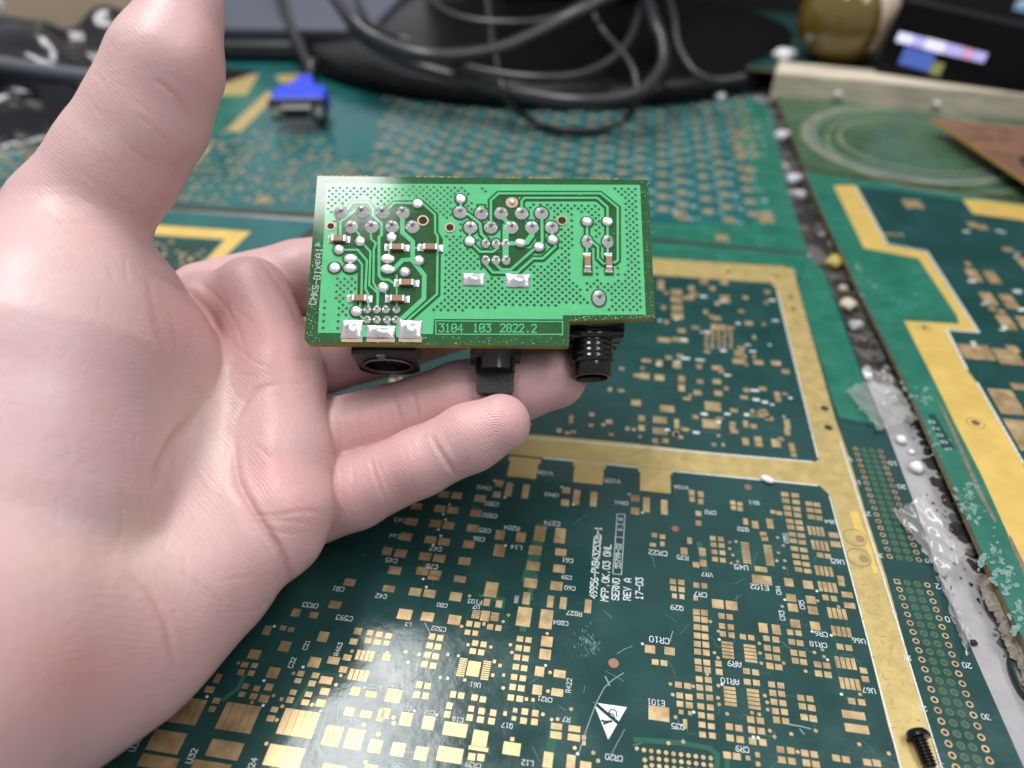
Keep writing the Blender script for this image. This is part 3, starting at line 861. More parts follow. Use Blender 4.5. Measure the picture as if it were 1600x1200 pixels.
for x, y, w, h in ((905, 155, 110, 50), (1285, 600, 70, 75), (1400, 612, 70, 75), (1378, 748, 75, 80), (1508, 765, 80, 85), (1488, 895, 85, 90), (1610, 900, 80, 80), (1300, 1080, 190, 90), (1500, 1110, 150, 95), (1280, 285, 60, 30), (1340, 300, 60, 26), (1500, 440, 60, 26), (1250, 530, 30, 30), (1400, 810, 40, 26), (1460, 830, 40, 26), (780, 345, 130, 12), (1530, 1060, 70, 40)):
    pd.px(*Z6B(x, y), w / 4, h / 4)
for x, y, w, h in ((1490, 110, 150, 150), (1590, 320, 130, 190), (1600, 20, 150, 40)):
    pd.px(*Z6(x, y), w / 4, h / 4)
for x, y, w, h in ((1620, 420, 40, 30), (1640, 520, 50, 40), (1650, 640, 50, 60), (1680, 760, 50, 60)):
    pd.px(x, y, w, h)
pd.build(gold_b, 'gold', 300)
b = MB()
for x, y in ((1270, 635), (1365, 775), (1470, 935), (1280, 1030), (1550, 710), (1560, 475), (1450, 330), (1240, 325), (1585, 815)):
    for k in range(3):
        q = spot(*Z6B(x + rng.uniform(-20, 20), y + rng.uniform(-15, 15)), ZR)
        b.box((q[0], q[1], ZR + 0.006 + 0.0005 * k), (rng.uniform(0.08, 0.2), rng.uniform(0.04, 0.1), 0.002), bottom=False)
for x, y in ((1470, 65), (1580, 240)):
    for k in range(4):
        q = spot(*Z6(x + 18 * k - 30, y + 3 * k), ZR)
        b.box((q[0], q[1], ZR + 0.006), (0.05, 0.08, 0.002), bottom=False)
P = [spot(x, y, ZR)[:2] for x, y in (Z6(1310, -5), Z6(1600, 500))]
for i in range(16):
    a, c = P[0] + (P[1] - P[0]) * (i / 16), P[0] + (P[1] - P[0]) * ((i + 0.85) / 16)
    V, Fc = ribbon2d([a, c], 0.045)
    b.add([(v[0], v[1], ZR + 0.007) for v in V], [q[::-1] for q in Fc])
V, Fc = ribbon2d([spot(x, y, ZR)[:2] for x, y in (Z6B(550, 50), Z6B(745, 405), Z6B(990, 450), Z6B(1318, 958), Z6B(1118, 942), Z6B(1244, 1190))], 0.05)
b.add([(v[0], v[1], ZR + 0.0078) for v in V], [q[::-1] for q in Fc])
b.build('printed_marks', M['ink'], gold_b)
b = MB()
disc(b, spot(*Z6(1298, 243), ZR), 0.11, ZR + 0.0065, 18, 0)
ring(b, spot(*Z6(1298, 246), ZR), 0.2, 0.215, ZR + 0.0065, 28, mi=1)
b.build('mounting_hole', [mat('brown_hole', (0.14, 0.08, 0.04), 0.5), M['trace']], gold_b)
b = MB()
disc(b, spot(*Z6B(978, 928), ZR), 0.09, ZR + 0.0065, 18, 0)
ring(b, spot(*Z6B(975, 928), ZR), 0.2, 0.215, ZR + 0.0065, 28, mi=1)
b.build('mounting_hole', [mat('brown_hole', (0.14, 0.08, 0.04), 0.5), M['trace']], gold_b)
flat('print_box', [[Z6(1000, 185), Z6(1040, 185), Z6(1170, 405), Z6(1090, 410)]], ZR + 0.0015, mat('dark_print_box', (0.008, 0.05, 0.04), 0.3), gold_b)
b = MB()
for i, ch in enumerate('B2081'):
    print_text(ch, Z6, 1022 + i * 26, 235 + i * 42, 34, 90, z=ZR + 0.005, bld=b, stroke=0.2)
b.build('printed_number', M['ink_soft'], gold_b)
b = MB()
for cx, cy, sx, sy, cnt in ((1445, 622, 6, 8, 14), (1468, 700, 12, 18, 20), (1512, 778, 9, 16, 46), (1522, 805, 8, 10, 20), (1554, 872, 12, 14, 44), (1570, 905, 10, 12, 26), (1590, 960, 8, 14, 22), (1430, 618, 14, 10, 12), (1340, 440, 10, 12, 20), (1380, 470, 24, 16, 14)):
    for k in range(cnt):
        q = spot(rng.normal(cx, sx), rng.normal(cy, sy), ZR)
        R0 = abs(rng.normal(0, 0.03)) + 0.012
        an = rng.normal(1.0, 0.5)
        e1, e2 = np.array([math.cos(an), math.sin(an)]), np.array([-math.sin(an), math.cos(an)])
        b.add([(*(q[:2] + e1 * R0 * 1.9 * math.cos(w) * rng.uniform(0.5, 1) + e2 * R0 * math.sin(w) * rng.uniform(0.4, 1)), ZR + 0.0085 + 0.00002 * len(b.f)) for w in np.linspace(0, 6.283, 8)[:-1]], [tuple(range(7))])
b.build('scuff_marks', mat('pale_scuff', (0.20, 0.34, 0.30), 0.6, var=0.5, vscale=12), gold_b, kind='stuff')

oval = thing('circuit_board', 'olive green board with a large oval ring, in front of the wooden batten', 'circuit board', spot(1420, 210, ZR))
slab('panel', [(1206, 133), (1210, 126), (1640, 172), (2100, 222), (2300, 410), (1700, 322), (1278, 265), (1256, 256)], ZR, 0.17, [M['mask_olive'], M['fr4']], oval)
b = MB()
for i, (cx, cy, rx, ry, wpx, mi) in enumerate(((1432, 226, 172, 52, 11, 0), (1430, 225, 158, 46, 5, 1), (1440, 228, 128, 36, 4, 0), (1470, 236, 175, 60, 3, 0))):
    pts = []
    for k in range(49):
        w = 2 * math.pi * k / 48
        x, y = rx * math.cos(w), ry * math.sin(w)
        pts.append(spot(cx + x - y * 0.5, cy + y + x * 0.17, ZR)[:2])
    V, Fc = ribbon2d(pts, wpx / 27.0)
    b.add([(v[0], v[1], ZR + 0.003 + 0.001 * i) for v in V], [q for q in Fc], mi)
b.build('printed_oval', [mat('faded_ring', (0.25, 0.27, 0.2), 0.4, var=0.4, vscale=0.8), mat('grey_ring', (0.16, 0.2, 0.2), 0.35)], oval)

wood = thing('wooden_batten', 'pale bare wooden batten lying across behind the olive green board', 'batten', spot(1400, 150, 0.3))
W0, W1 = spot(1204, 148, ZR), spot(1760, 204, ZR)
wd = (W1 - W0) / np.linalg.norm(W1 - W0)
wn = np.array([-wd[1], wd[0], 0])
b = MB()
cw = (W0 + W1) / 2 + wd * 8 + wn * 1.1
b.box((cw[0], cw[1], (ZR + 1.35) / 2 - 0.09), (np.linalg.norm(W1 - W0) + 16, 2.2, 1.35 - ZR + 0.55), [wd, wn, np.array([0, 0, 1.0])])
wo = b.build('plank', mat('pale_wood', (0.74, 0.65, 0.50), 0.65, var=0.45, vscale=1.2, stretch=(0.25, 1.5, 4.0), bump=0.02, bscale=3, detail=6), wood)
wo.modifiers.new('bevel', 'BEVEL').width = 0.06
b = MB()
for t in (3.4, 8.2, 14.5, 20, 26):
    p = W0 + wd * t
    b.tube([(p[0], p[1], ZR + 0.1 + rng.uniform(0, 0.2)), (p[0], p[1] - 0.03, ZR + 0.5)], 0.22, 8)
b.build('glue_drips', mat('dried_glue', (0.62, 0.61, 0.6), 0.4), wood, True, kind='stuff')

TOPZ = 1.27
top_b = thing('circuit_board', 'dark green board lying on the wooden batten, under the amber bottle', 'circuit board', spot(1400, 95, TOPZ))
slab('panel', [(1150, 62), (1168, 104), (1205, 108), (1700, 158), (2300, 215), (2300, 40), (1500, -40), (1120, -10)], TOPZ + 0.1, 0.16, [mat('dark_green_mask', (0.014, 0.06, 0.05), 0.3, var=0.4, vscale=0.6), M['fr4']], top_b)
pd = Pads(TOPZ + 0.1)
for x, y, w, h in ((1180, 85, 16, 10), (1490, 120, 22, 8), (1560, 126, 22, 9), (1590, 136, 18, 8), (1390, 118, 14, 6)):
    pd.px(x, y, w, h)
pd.build(top_b, 'gold_dull', 300)
# packing blocks that carry the raised boards
o = MB()
q0, q1 = spot(1560, 700, ZR), spot(1900, 420, ZR)
o.box((q0[0] + 4.5, q0[1] + 2, (ZR - 0.17 + DESK) / 2), (6, 14, ZR - 0.17 - DESK))
o.build('packing_strip', M['fr4'], gold_b)
o = MB()
q0 = spot(1500, 215, ZR)
o.box((q0[0] + 4, q0[1] + 1, (ZR - 0.17 + DESK) / 2), (14, 7, ZR - 0.17 - DESK))
o.build('packing_strip', M['fr4'], oval)
o = MB()
q0 = spot(1250, 60, TOPZ)
o.box((q0[0] + 8, q0[1] + 8, (TOPZ - 0.06 + DESK) / 2), (24, 10, TOPZ - 0.06 - DESK))
o.build('packing_strip', M['fr4'], top_b)

# brown copper-clad board
ZC = ZR + 0.75
cop = thing('copper_board', 'slanted brown copper clad board lying at the right edge', 'copper board', spot(1560, 230, ZC))
CO = [(1455, 183), (1600, 198), (1900, 235), (1900, 420), (1610, 286)]
slab('sheet', CO, ZC, 0.14, [mat('copper_clad', (0.36, 0.2, 0.13), 0.33, metal=0.4, var=0.3, vscale=1.0, rvar=0.1), mat('cut_edge', (0.5, 0.28, 0.08), 0.5)], cop)
flat('black_mark', [[(1590, 246), (1620, 240), (1622, 268), (1600, 262)]], ZC + 0.004, M['hole'], cop)
o = MB()
q0 = spot(1700, 240, ZC)
o.box((q0[0], q0[1] + 0.2, (ZR + ZC - 0.14) / 2), (5, 3, ZC - 0.14 - ZR))
o.build('packing_strip', M['hole'], cop)
# ------------------------------------------------------------------ the held circuit board
UPc = np.array([0.00178, -0.96786, 0.25148])
XRc = np.array([0.99899, 0.01299, 0.04291])
NRc = np.array([0.0448, -0.25115, -0.96691])
UX, UY, UN = XRc @ CR, UPc @ CR, NRc @ CR
KB = 14.6 / 12.0
BX, BY, BN = UX * KB, UY * KB, UN * KB
BO = deep(752, 400, 14.6)


def bp(px, py, n=0.0):
    """board-plane coordinates (right, up) of a photograph point, n above the face"""
    d = np.array([(px - 800) / F, (py - 600) / F, 1.0]) @ CR
    o_ = BO + BN * n
    t = ((o_ - CC) @ UN) / (d @ UN)
    p = CC + d * t - BO
    return np.array([p @ UX, p @ UY]) / KB


def bw(u, v, n=0.0):
    return BO + BX * u + BY * v + BN * n


BM = Matrix(((BX[0], BY[0], BN[0], BO[0]), (BX[1], BY[1], BN[1], BO[1]), (BX[2], BY[2], BN[2], BO[2]), (0, 0, 0, 1)))
MASKG = mat('green_mask_bare', (0.026, 0.110, 0.034), 0.075, var=0.25, vscale=5, bump=0.0005, bscale=45, rvar=0.03)
POUR = mat('green_mask_on_copper', (0.115, 0.53, 0.225), 0.08, var=0.10, vscale=4, bump=0.0005, bscale=45, rvar=0.03, base2=(0.10, 0.48, 0.20))
HATCH = mat('hatch_window', (0.007, 0.065, 0.03), 0.3)
SOLDER = mat('solder', (0.82, 0.81, 0.82), 0.27, metal=0.85)
SOLDER_W = mat('bright_solder', (0.86, 0.85, 0.86), 0.30, metal=0.82, bump=0.001, bscale=26)
LEAD = mat('lead_tip', (0.10, 0.09, 0.09), 0.4, metal=0.6)
EDGE = mat('cut_fibreglass', (0.34, 0.24, 0.045), 0.55, var=0.3, vscale=10)
CERAM = mat('brown_ceramic', (0.33, 0.18, 0.10), 0.5, var=0.2, vscale=25)
HOLE = mat('drilled_hole', (0.02, 0.012, 0.006), 0.8)
CURING = mat('copper_ring', (0.46, 0.31, 0.19), 0.4, metal=0.4)
BARE = mat('tinned_tan_pad', (0.50, 0.33, 0.22), 0.4, metal=0.3, var=0.2, vscale=10)
BLACK = mat('black_plastic', (0.007, 0.007, 0.008), 0.22, bump=0.002, bscale=18, rvar=0.06, var=0.2)
BLACKG = mat('glossy_black_plastic', (0.004, 0.004, 0.005), 0.13, bump=0.001, bscale=6)
BLACKR = mat('rough_black_plastic', (0.007, 0.007, 0.007), 0.28, bump=0.008, bscale=30)
METAL = mat('tinned_steel', (0.62, 0.60, 0.57), 0.3, metal=0.9)

hb = thing('circuit_board', 'small bright green circuit board with silver solder joints, held on the fingertips', 'circuit board', BO)
TH = 0.16
OUT = [(496, 275), (1013, 281), (1024, 497), (890.5, 503), (889, 541), (483, 537), (475.5, 530)]
P = [bp(*q) for q in OUT]
P0_ = P
n = len(P)
v = [bw(*p) for p in P] + [bw(*p, -TH) for p in P]
f = [tuple(range(n))[::-1], tuple(range(n, 2 * n))] + [(i, (i + 1) % n, n + (i + 1) % n, n + i) for i in range(n)]
place('panel', mesh('panel', v, f, [MASKG, EDGE], False, [0, 0] + [1] * n), hb)
# break-off stubs along the top edge
b = MB()
for x in list(range(500, 580, 9)) + [654, 664, 676, 690, 702, 712, 794, 803, 812, 828, 838, 850, 858, 938, 950, 962]:
    u, v_ = bp(x + rng.uniform(-1, 1), 275.5 + (x - 496) * 0.0116)
    b.box(bw(u, v_ + 0.012, -TH / 2), (rng.uniform(0.05, 0.085), rng.uniform(0.03, 0.06), TH * 0.9), [BX, BY, BN])
b.build('break_off_stubs', EDGE, hb, kind='stuff')

Y1 = lambda x, y: (450 + x / 5, 250 + y / 5)
Y2 = lambda x, y: (740 + x / 5, 250 + y / 5)
Y3 = lambda x, y: (450 + x / 5, 430 + y / 5)
Y4 = lambda x, y: (740 + x / 5, 430 + y / 5)
PXC = F / 12.0


def bflat(b_, pts, nz, mi=0):
    Q = [bp(*p) for p in pts]
    a = sum(Q[k][0] * Q[(k + 1) % len(Q)][1] - Q[(k + 1) % len(Q)][0] * Q[k][1] for k in range(len(Q)))
    idx = tuple(range(len(Q))) if a > 0 else tuple(range(len(Q)))[::-1]
    b_.add([bw(*q, nz) for q in Q], [idx], mi)


pour = [(510.5, 287), (1000, 289), (1009, 491.5), (879.5, 492.5), (879, 499), (678, 498.5), (676.5, 522), (496.5, 520)]
b = MB()
bflat(b, pour, 0.002)
b.build('copper_area', POUR, hb)

TRC = []          # (points px, width px)


def tr(Z, pts, w):
    TRC.append(([Z(*p) for p in pts], w))


for pts, w in (([(470, 385), (510, 335), (630, 335), (665, 385), (665, 440), (732, 500), (732, 590), (712, 605), (712, 905), (735, 935), (790, 940), (840, 975)], 4.4), ([(580, 405), (540, 385), (410, 490), (410, 610)], 4.4), ([(500, 525), (555, 580), (563, 620)], 3.4),
               ([(650, 540), (650, 620), (688, 655), (672, 700), (668, 960), (705, 1030), (702, 1140)], 3.4), ([(600, 670), (645, 720), (636, 980), (700, 1040), (700, 1130)], 3.2), ([(430, 705), (545, 705), (618, 790), (606, 1010), (628, 1050), (630, 1140)], 3.6),
               ([(540, 770), (580, 820), (575, 1050), (562, 1150)], 3.4), ([(770, 400), (830, 340), (975, 340)], 4.0), ([(1050, 340), (1150, 430), (1150, 570), (1170, 600), (1165, 1050), (870, 1310), (805, 1310), (780, 1275)], 3.6),
               ([(895, 450), (895, 570), (975, 640), (975, 790), (1066, 905), (1062, 1085), (860, 1270)], 7.2), ([(830, 855), (895, 785), (975, 780)], 7.0), ([(850, 905), (850, 1160)], 2.6), ([(815, 640), (790, 690), (790, 760)], 3.0),
               ([(540, 1200), (590, 1240)], 3.4), ([(745, 1000), (770, 1060), (790, 1090)], 3.0), ([(1000, 690), (1050, 690)], 4.0),
               ([(1345, 410), (1405, 425), (1500, 500), (1510, 580), (1545, 615)], 4.6), ([(1420, 540), (1420, 640), (1500, 720), (1600, 720), (1640, 690)], 4.0), ([(1350, 310), (1350, 410)], 4.4)):
    tr(Y1, pts, w)
for pts, w in (([(135, 530), (135, 320), (195, 265), (990, 265), (1125, 375), (1125, 785), (1105, 803), (1060, 805)], 3.8), ([(375, 420), (375, 325), (397, 300), (965, 300), (1045, 372), (1045, 470), (1045, 720)], 3.8), ([(885, 490), (885, 740)], 4.2),
               ([(920, 640), (970, 680), (970, 770), (1012, 812), (1050, 812)], 3.8), ([(532, 420), (535, 640), (512, 680)], 4.6), ([(455, 500), (455, 590), (415, 645), (370, 658)], 8.6), ([(215, 440), (295, 525)], 7), ([(250, 525), (250, 765)], 9.6), ([(270, 655), (365, 655)], 7),
               ([(612, 540), (615, 620), (640, 680), (540, 772), (465, 772), (340, 882), (150, 882), (92, 815)], 4.2), ([(510, 690), (465, 705), (290, 860), (215, 860), (172, 815)], 4.0), ([(60, 430), (60, 380)], 9)):
    tr(Y2, pts, w)
CLR = [[Y1(*p) for p in ((470, 372), (505, 325), (640, 322), (705, 400), (790, 340), (975, 322), (1060, 335), (1163, 425), (1165, 570), (1208, 612), (1212, 725), (1188, 745), (1183, 1062), (960, 1255), (870, 1325), (790, 1325), (770, 1290), (570, 1290), (540, 1160), (545, 880), (450, 860), (545, 840), (530, 720), (440, 725), (355, 655), (400, 560), (375, 480), (365, 410), (400, 370))],
       [Y2(*p) for p in ((112, 335), (190, 290), (350, 290), (362, 420), (430, 520), (435, 590), (410, 620), (290, 632), (215, 632), (222, 570), (120, 450))],
       [Y2(*p) for p in ((290, 690), (430, 690), (455, 705), (290, 868), (190, 855), (60, 840), (40, 740), (200, 722))],
       [Y2(*p) for p in ((1010, 280), (1130, 375), (1140, 800), (1060, 800), (1060, 380))], [Y2(*p) for p in ((500, 470), (545, 470), (550, 650), (480, 680), (490, 600))],
       [Y2(*p) for p in ((858, 700), (925, 700), (930, 905), (850, 905))], [Y2(*p) for p in ((1015, 700), (1090, 700), (1095, 905), (1020, 905))]]
BIG = [Y1(*p) for p in ((420, 415), (580, 410), (740, 415), (900, 415), (495, 525), (655, 525), (815, 525), (975, 525), (1345, 412), (1425, 530))] + \
      [Y2(*p) for p in ((60, 420), (215, 420), (375, 420), (530, 420), (135, 530), (295, 530), (455, 530), (610, 530))]
VIA = [(Y1(*p), rx, ry) for p, rx, ry in (((1015, 345), 44, 40), ((565, 640), 42, 42), ((810, 610), 42, 42), ((400, 705), 42, 42), ((365, 845), 46, 42), ((490, 775), 56, 38), ((488, 850), 56, 38), ((780, 775), 56, 38), ((780, 857), 56, 38),
                                          ((1025, 790), 42, 42), ((915, 880), 42, 42), ((745, 1000), 43, 43), ((535, 1185), 45, 43), ((1350, 308), 44, 42), ((1420, 640), 43, 42))] + \
      [(Y2(*p), rx, ry) for p, rx, ry in (((365, 655), 46, 38), ((510, 685), 46, 42), ((618, 630), 45, 42), ((885, 487), 46, 42), ((1045, 485), 44, 40), ((300, 333), 26, 24))]
OVAL = [(Y2(*p), rx, ry) for p, rx, ry in (((887, 640), 45, 57), ((1048, 640), 46, 57), ((978, 1080), 52, 66))]
PIN = [(Y3(*p), 31, 31) for p in ((620, 270), (695, 270), (765, 270), (848, 270), (620, 350), (695, 350), (775, 350), (845, 350))] + \
      [(Y2(*p), 33, 40) for p in ((95, 655), (175, 655), (250, 657), (95, 785), (175, 785), (255, 785))]
# clearances round traces and joints, then the traces themselves
b = MB()
for i, pl in enumerate(CLR):
    bflat(b, pl, 0.006 + 0.0002 * i)
for i, (pts, w) in enumerate(TRC):
    V, Fc = ribbon2d([bp(*p) for p in pts], (w + 6.6) / PXC)
    b.add([bw(*q, 0.0074 + 0.00008 * i) for q in V], [k[::-1] for k in Fc])


def bdisc(b_, c, rx, ry, nz, k=18, mi=0):
    u, v_ = bp(*c)
    b_.add([bw(u + rx * math.cos(2 * math.pi * i / k), v_ + ry * math.sin(2 * math.pi * i / k), nz) for i in range(k)], [tuple(range(k))], mi)


for i, c in enumerate(BIG):
    bdisc(b, c, 13.4 / PXC, 13.4 / PXC, 0.0102 + 0.0001 * i)
for i, (c, rx, ry) in enumerate(VIA + OVAL + PIN):
    bdisc(b, c, (rx / 5 + 2.2) / PXC, (ry / 5 + 2.2) / PXC, 0.0122 + 0.0001 * i)
bx = [(680, 499.5), (880, 500.5), (880, 523.5), (680, 524)]
b.build('bare_laminate', MASKG, hb)
b = MB()
for i, (pts, w) in enumerate(TRC):
    V, Fc = ribbon2d([bp(*p) for p in pts], w / PXC)
    b.add([bw(*q, 0.0168 + 0.0001 * i) for q in V], [k[::-1] for k in Fc])
V, Fc = ribbon2d([bp(*p) for p in ((681, 522), (681, 501.5), (879, 502.5), (879, 522.5), (681, 522.3))], 1.7 / PXC)
b.add([bw(*q, 0.004) for q in V], [k[::-1] for k in Fc])
for i, (x, w) in enumerate(((565, 7), (619, 7))):
    bflat(b, [(x, 508), (x + w, 508), (x + w, 527), (x, 527)], 0.0166)
bflat(b, [(498, 378), (502, 386), (490.5, 384)], 0.004)
b.build('trace', POUR, hb)
# hatch windows of the copper area
seg = [(bp(*p0), bp(*p1), w / 2 / PXC) for pts, w in TRC for p0, p1 in zip(pts[:-1], pts[1:])]
SA, SB, SW = (np.array([s[i] for s in seg]) for i in range(3))


def inside(p, poly):
    c = False
    for i in range(len(poly)):
        a, d = poly[i], poly[i - 1]
        if (a[1] > p[1]) != (d[1] > p[1]) and p[0] < (d[0] - a[0]) * (p[1] - a[1]) / (d[1] - a[1]) + a[0]:
            c = not c
    return c


CLRb = [[bp(*q) for q in pl] for pl in CLR]
rim = [bp(*q) for q in ((514, 291), (997, 293), (1006, 487), (872, 489), (660, 489), (660, 510), (500, 516))]
solid = [[bp(*Y2(*q)) for q in pl] for pl in (((-60, 170), (60, 215), (110, 330), (40, 380), (-20, 300)), ((100, 185), (1010, 185), (1180, 330), (1190, 860), (1150, 950), (1160, 350), (1000, 240), (190, 240), (100, 300)), ((400, 310), (780, 310), (790, 345), (400, 345)),
                                              ((770, 340), (830, 430), (825, 900), (880, 1000), (930, 1130), (790, 960), (770, 600)), ((770, 620), (850, 620), (850, 920), (770, 920)), ((-60, 1160), (640, 1145), (700, 1130), (900, 1140), (1040, 1110), (1010, 1200), (-60, 1300)))]
discs = [(bp(*c), 15.5 / PXC) for c in BIG] + [(bp(*c), (max(rx, ry) / 5 + 4) / PXC) for c, rx, ry in VIA + OVAL + PIN]
DC, DR = np.array([d[0] for d in discs]), np.array([d[1] for d in discs])
b = MB()
st = 11.0 / PXC
kk = 0
for j in range(-60, 60):
    for i in range(-40, 40):
        p = np.array([i * st + (j % 2) * st / 2, j * st * 0.485])
        if not inside(p, rim) or any(inside(p, q) for q in CLRb) or any(inside(p, q) for q in solid):
            continue
        ab = SB - SA
        t = np.clip(((p - SA) * ab).sum(1) / ((ab * ab).sum(1) + 1e-9), 0, 1)
        if (np.linalg.norm(p - SA - ab * t[:, None], axis=1) < SW + 7.2 / PXC).any() or (np.linalg.norm(p - DC, axis=1) < DR).any():
            continue
        x, y, _ = project(bw(*p)[None])
        x, y = x[0], y[0]
        if any(abs(x - cx) < wx and abs(y - cy) < wy for cx, cy, wx, wy in ((740, 437, 21, 15), (809, 439, 22, 15), (550, 515, 20, 20), (595, 519, 26, 15), (641, 515, 22, 18), (530, 374, 24, 9), (562, 468, 22, 10), (918, 416, 12, 26), (950, 416, 12, 26), (675, 388, 26, 10))):
            continue
        if (690 < x < 715 and 345 < y < 366) or (868 < x < 888 and 335 < y < 355):
            continue
        if (x < 536 and 395 < y < 432) or x < 500 or (x < 520 and 336 < y < 400):
            continue
        if 508 < x < 525 and y > 430:
            continue
        r = 2.95 / PXC
        b.add([bw(p[0] + dx * r, p[1] + dy * r, 0.004) for dx, dy in ((1, 0), (0, 1), (-1, 0), (0, -1))], [(0, 1, 2, 3)])
        kk += 1
b.build('hatch_windows', HATCH, hb, kind='stuff')

# solder joints, each a piece of its own
prof = [(1.0, 0.0), (0.93, 0.10), (0.74, 0.24), (0.52, 0.42), (0.36, 0.60), (0.28, 0.72)]
v, f, mi = [], [], []
K = 18
for r, z in prof:
    v += [(r * math.cos(2 * math.pi * k / K), r * math.sin(2 * math.pi * k / K), z) for k in range(K)]
for i in range(len(prof) - 1):
    f += [(i * K + k, i * K + (k + 1) % K, (i + 1) * K + (k + 1) % K, (i + 1) * K + k) for k in range(K)]
    mi += [0] * K
n0 = (len(prof) - 1) * K
v += [(0.17 * math.cos(2 * math.pi * k / K), 0.17 * math.sin(2 * math.pi * k / K), 0.80) for k in range(K)]
f += [(n0 + k, n0 + (k + 1) % K, n0 + K + (k + 1) % K, n0 + K + k) for k in range(K)]
mi += [1] * K
f.append(tuple(n0 + K + k for k in range(K)))
mi.append(1)
joint = mesh('solder_joint', v, f, [SOLDER, LEAD], True, mi)
prof = [(1.0, 0.0), (0.97, 0.18), (0.84, 0.36), (0.6, 0.48), (0.3, 0.54)]
v, f = [], []
for r, z in prof:
    v += [(r * math.cos(2 * math.pi * k / K), r * math.sin(2 * math.pi * k / K), z) for k in range(K)]
for i in range(len(prof) - 1):
    f += [(i * K + k, i * K + (k + 1) % K, (i + 1) * K + (k + 1) % K, (i + 1) * K + k) for k in range(K)]
v.append((0, 0, 0.55))
f += [(4 * K + k, 4 * K + (k + 1) % K, len(v) - 1) for k in range(K)]
blob = mesh('solder_blob', v, f, [SOLDER_W], True)


def onboard(name, me, c, sx, sy, sz, nz=0.017, rot=0.0, parent=None):
    u, w_ = bp(*c)
    Mx = BM @ Matrix.Translation((u, w_, nz)) @ Matrix.Rotation(rot, 4, 'Z') @ Matrix.Diagonal((sx, sy, sz, 1))
    return place(name, me, parent or hb, Mx)


for c in BIG:
    onboard('solder_joint', joint, c, 10.9 / PXC, 10.9 / PXC, 0.105 * rng.uniform(0.8, 1.2), rot=rng.uniform(0, 6))
for c, rx, ry in PIN:
    onboard('solder_joint', joint, c, rx / 5 / PXC, ry / 5 / PXC, 0.075, rot=0)
for c, rx, ry in VIA:
    onboard('solder_blob', blob, c, rx / 5 / PXC * rng.uniform(0.96, 1.05), ry / 5 / PXC, 0.09 * rng.uniform(0.6, 1.2), rot=rng.uniform(-0.15, 0.15))
for c, rx, ry in OVAL:
    onboard('solder_joint', joint, c, rx / 5 / PXC, ry / 5 / PXC, 0.10, rot=0)
# lumpy rectangular joints of the shield lugs
for (cx, cy, w, h), bare in (((740, 437, 34, 20), 0), ((809, 439, 37, 22), 0), ((550, 515, 31, 29), 1), ((595, 519, 42, 20), 1), ((641, 515, 34, 29), 1)):
    u, w_ = bp(cx, cy)
    v, f = [], []
    G = 16
    hh = rng.uniform(-0.002, 0.002, (G + 1, G + 1))
    for j in range(G + 1):
        for i in range(G + 1):
            s, t = i / G * 2 - 1, j / G * 2 - 1
            e = (1 - s ** 6) * (1 - t ** 6)
            hgt = 0.020 * e ** 0.3 + 0.075 * math.exp(-((s * 2.0) ** 2 + ((t + 0.1) * 1.8) ** 2)) - 0.02 * math.exp(-(((s - 0.1) * 5) ** 2 + ((t + 0.1) * 4) ** 2)) + hh[j, i] * 0.4 * e
            ragged = 1 + (0.06 * rng.uniform(-1, 1) if max(abs(s), abs(t)) > 0.99 else 0)
            v.append(bw(u + s * ragged * w / 2 / PXC, w_ + t * ragged * h / 2 / PXC, 0.018 + max(0, hgt)))
    for j in range(G):
        for i in range(G):
            a = j * (G + 1) + i
            f.append((a, a + 1, a + G + 2, a + G + 1))
    place('solder_lug', mesh('solder_lug', v, f, [SOLDER], True), hb)
    if bare:
        b = MB()
        bflat(b, [(cx - w / 2 - 1, cy + 10), (cx + w / 2 + 1, cy + 10), (cx + w / 2 + 1, 535.2), (cx - w / 2 - 1, 534.6)], 0.0135)
        b.build('tinned_pad', BARE, hb)
b = MB()
bdisc(b, Y2(299, 335), 10 / PXC, 9.4 / PXC, 0.0160)
b.build('copper_ring', CURING, hb)
# drilled holes
for c, r in ((Y1(335, 520), 7.6), (Y1(1055, 475), 9.0), (Y1(1265, 530), 8.2), (Y2(690, 475), 8.6)):
    b = MB()
    bdisc(b, c, r / PXC, r / PXC, 0.0158, 22, 0)
    bdisc(b, c, (r - 2.3) / PXC, (r - 2.3) / PXC, 0.0166, 22, 1)
    b.build('drilled_hole', [CURING, HOLE], hb)
# chip capacitors
CAPS = [(Y1(400, 624), 34, 0), (Y1(853, 690), 38, 0), (Y1(1113, 690), 39, 0), (Y1(928, 966), 38, 0), (Y1(562, 1088), 38, 0), (Y1(856, 1090), 37, 0), (Y2(887, 805), 33, 1), (Y2(1053, 805), 33, 1)]


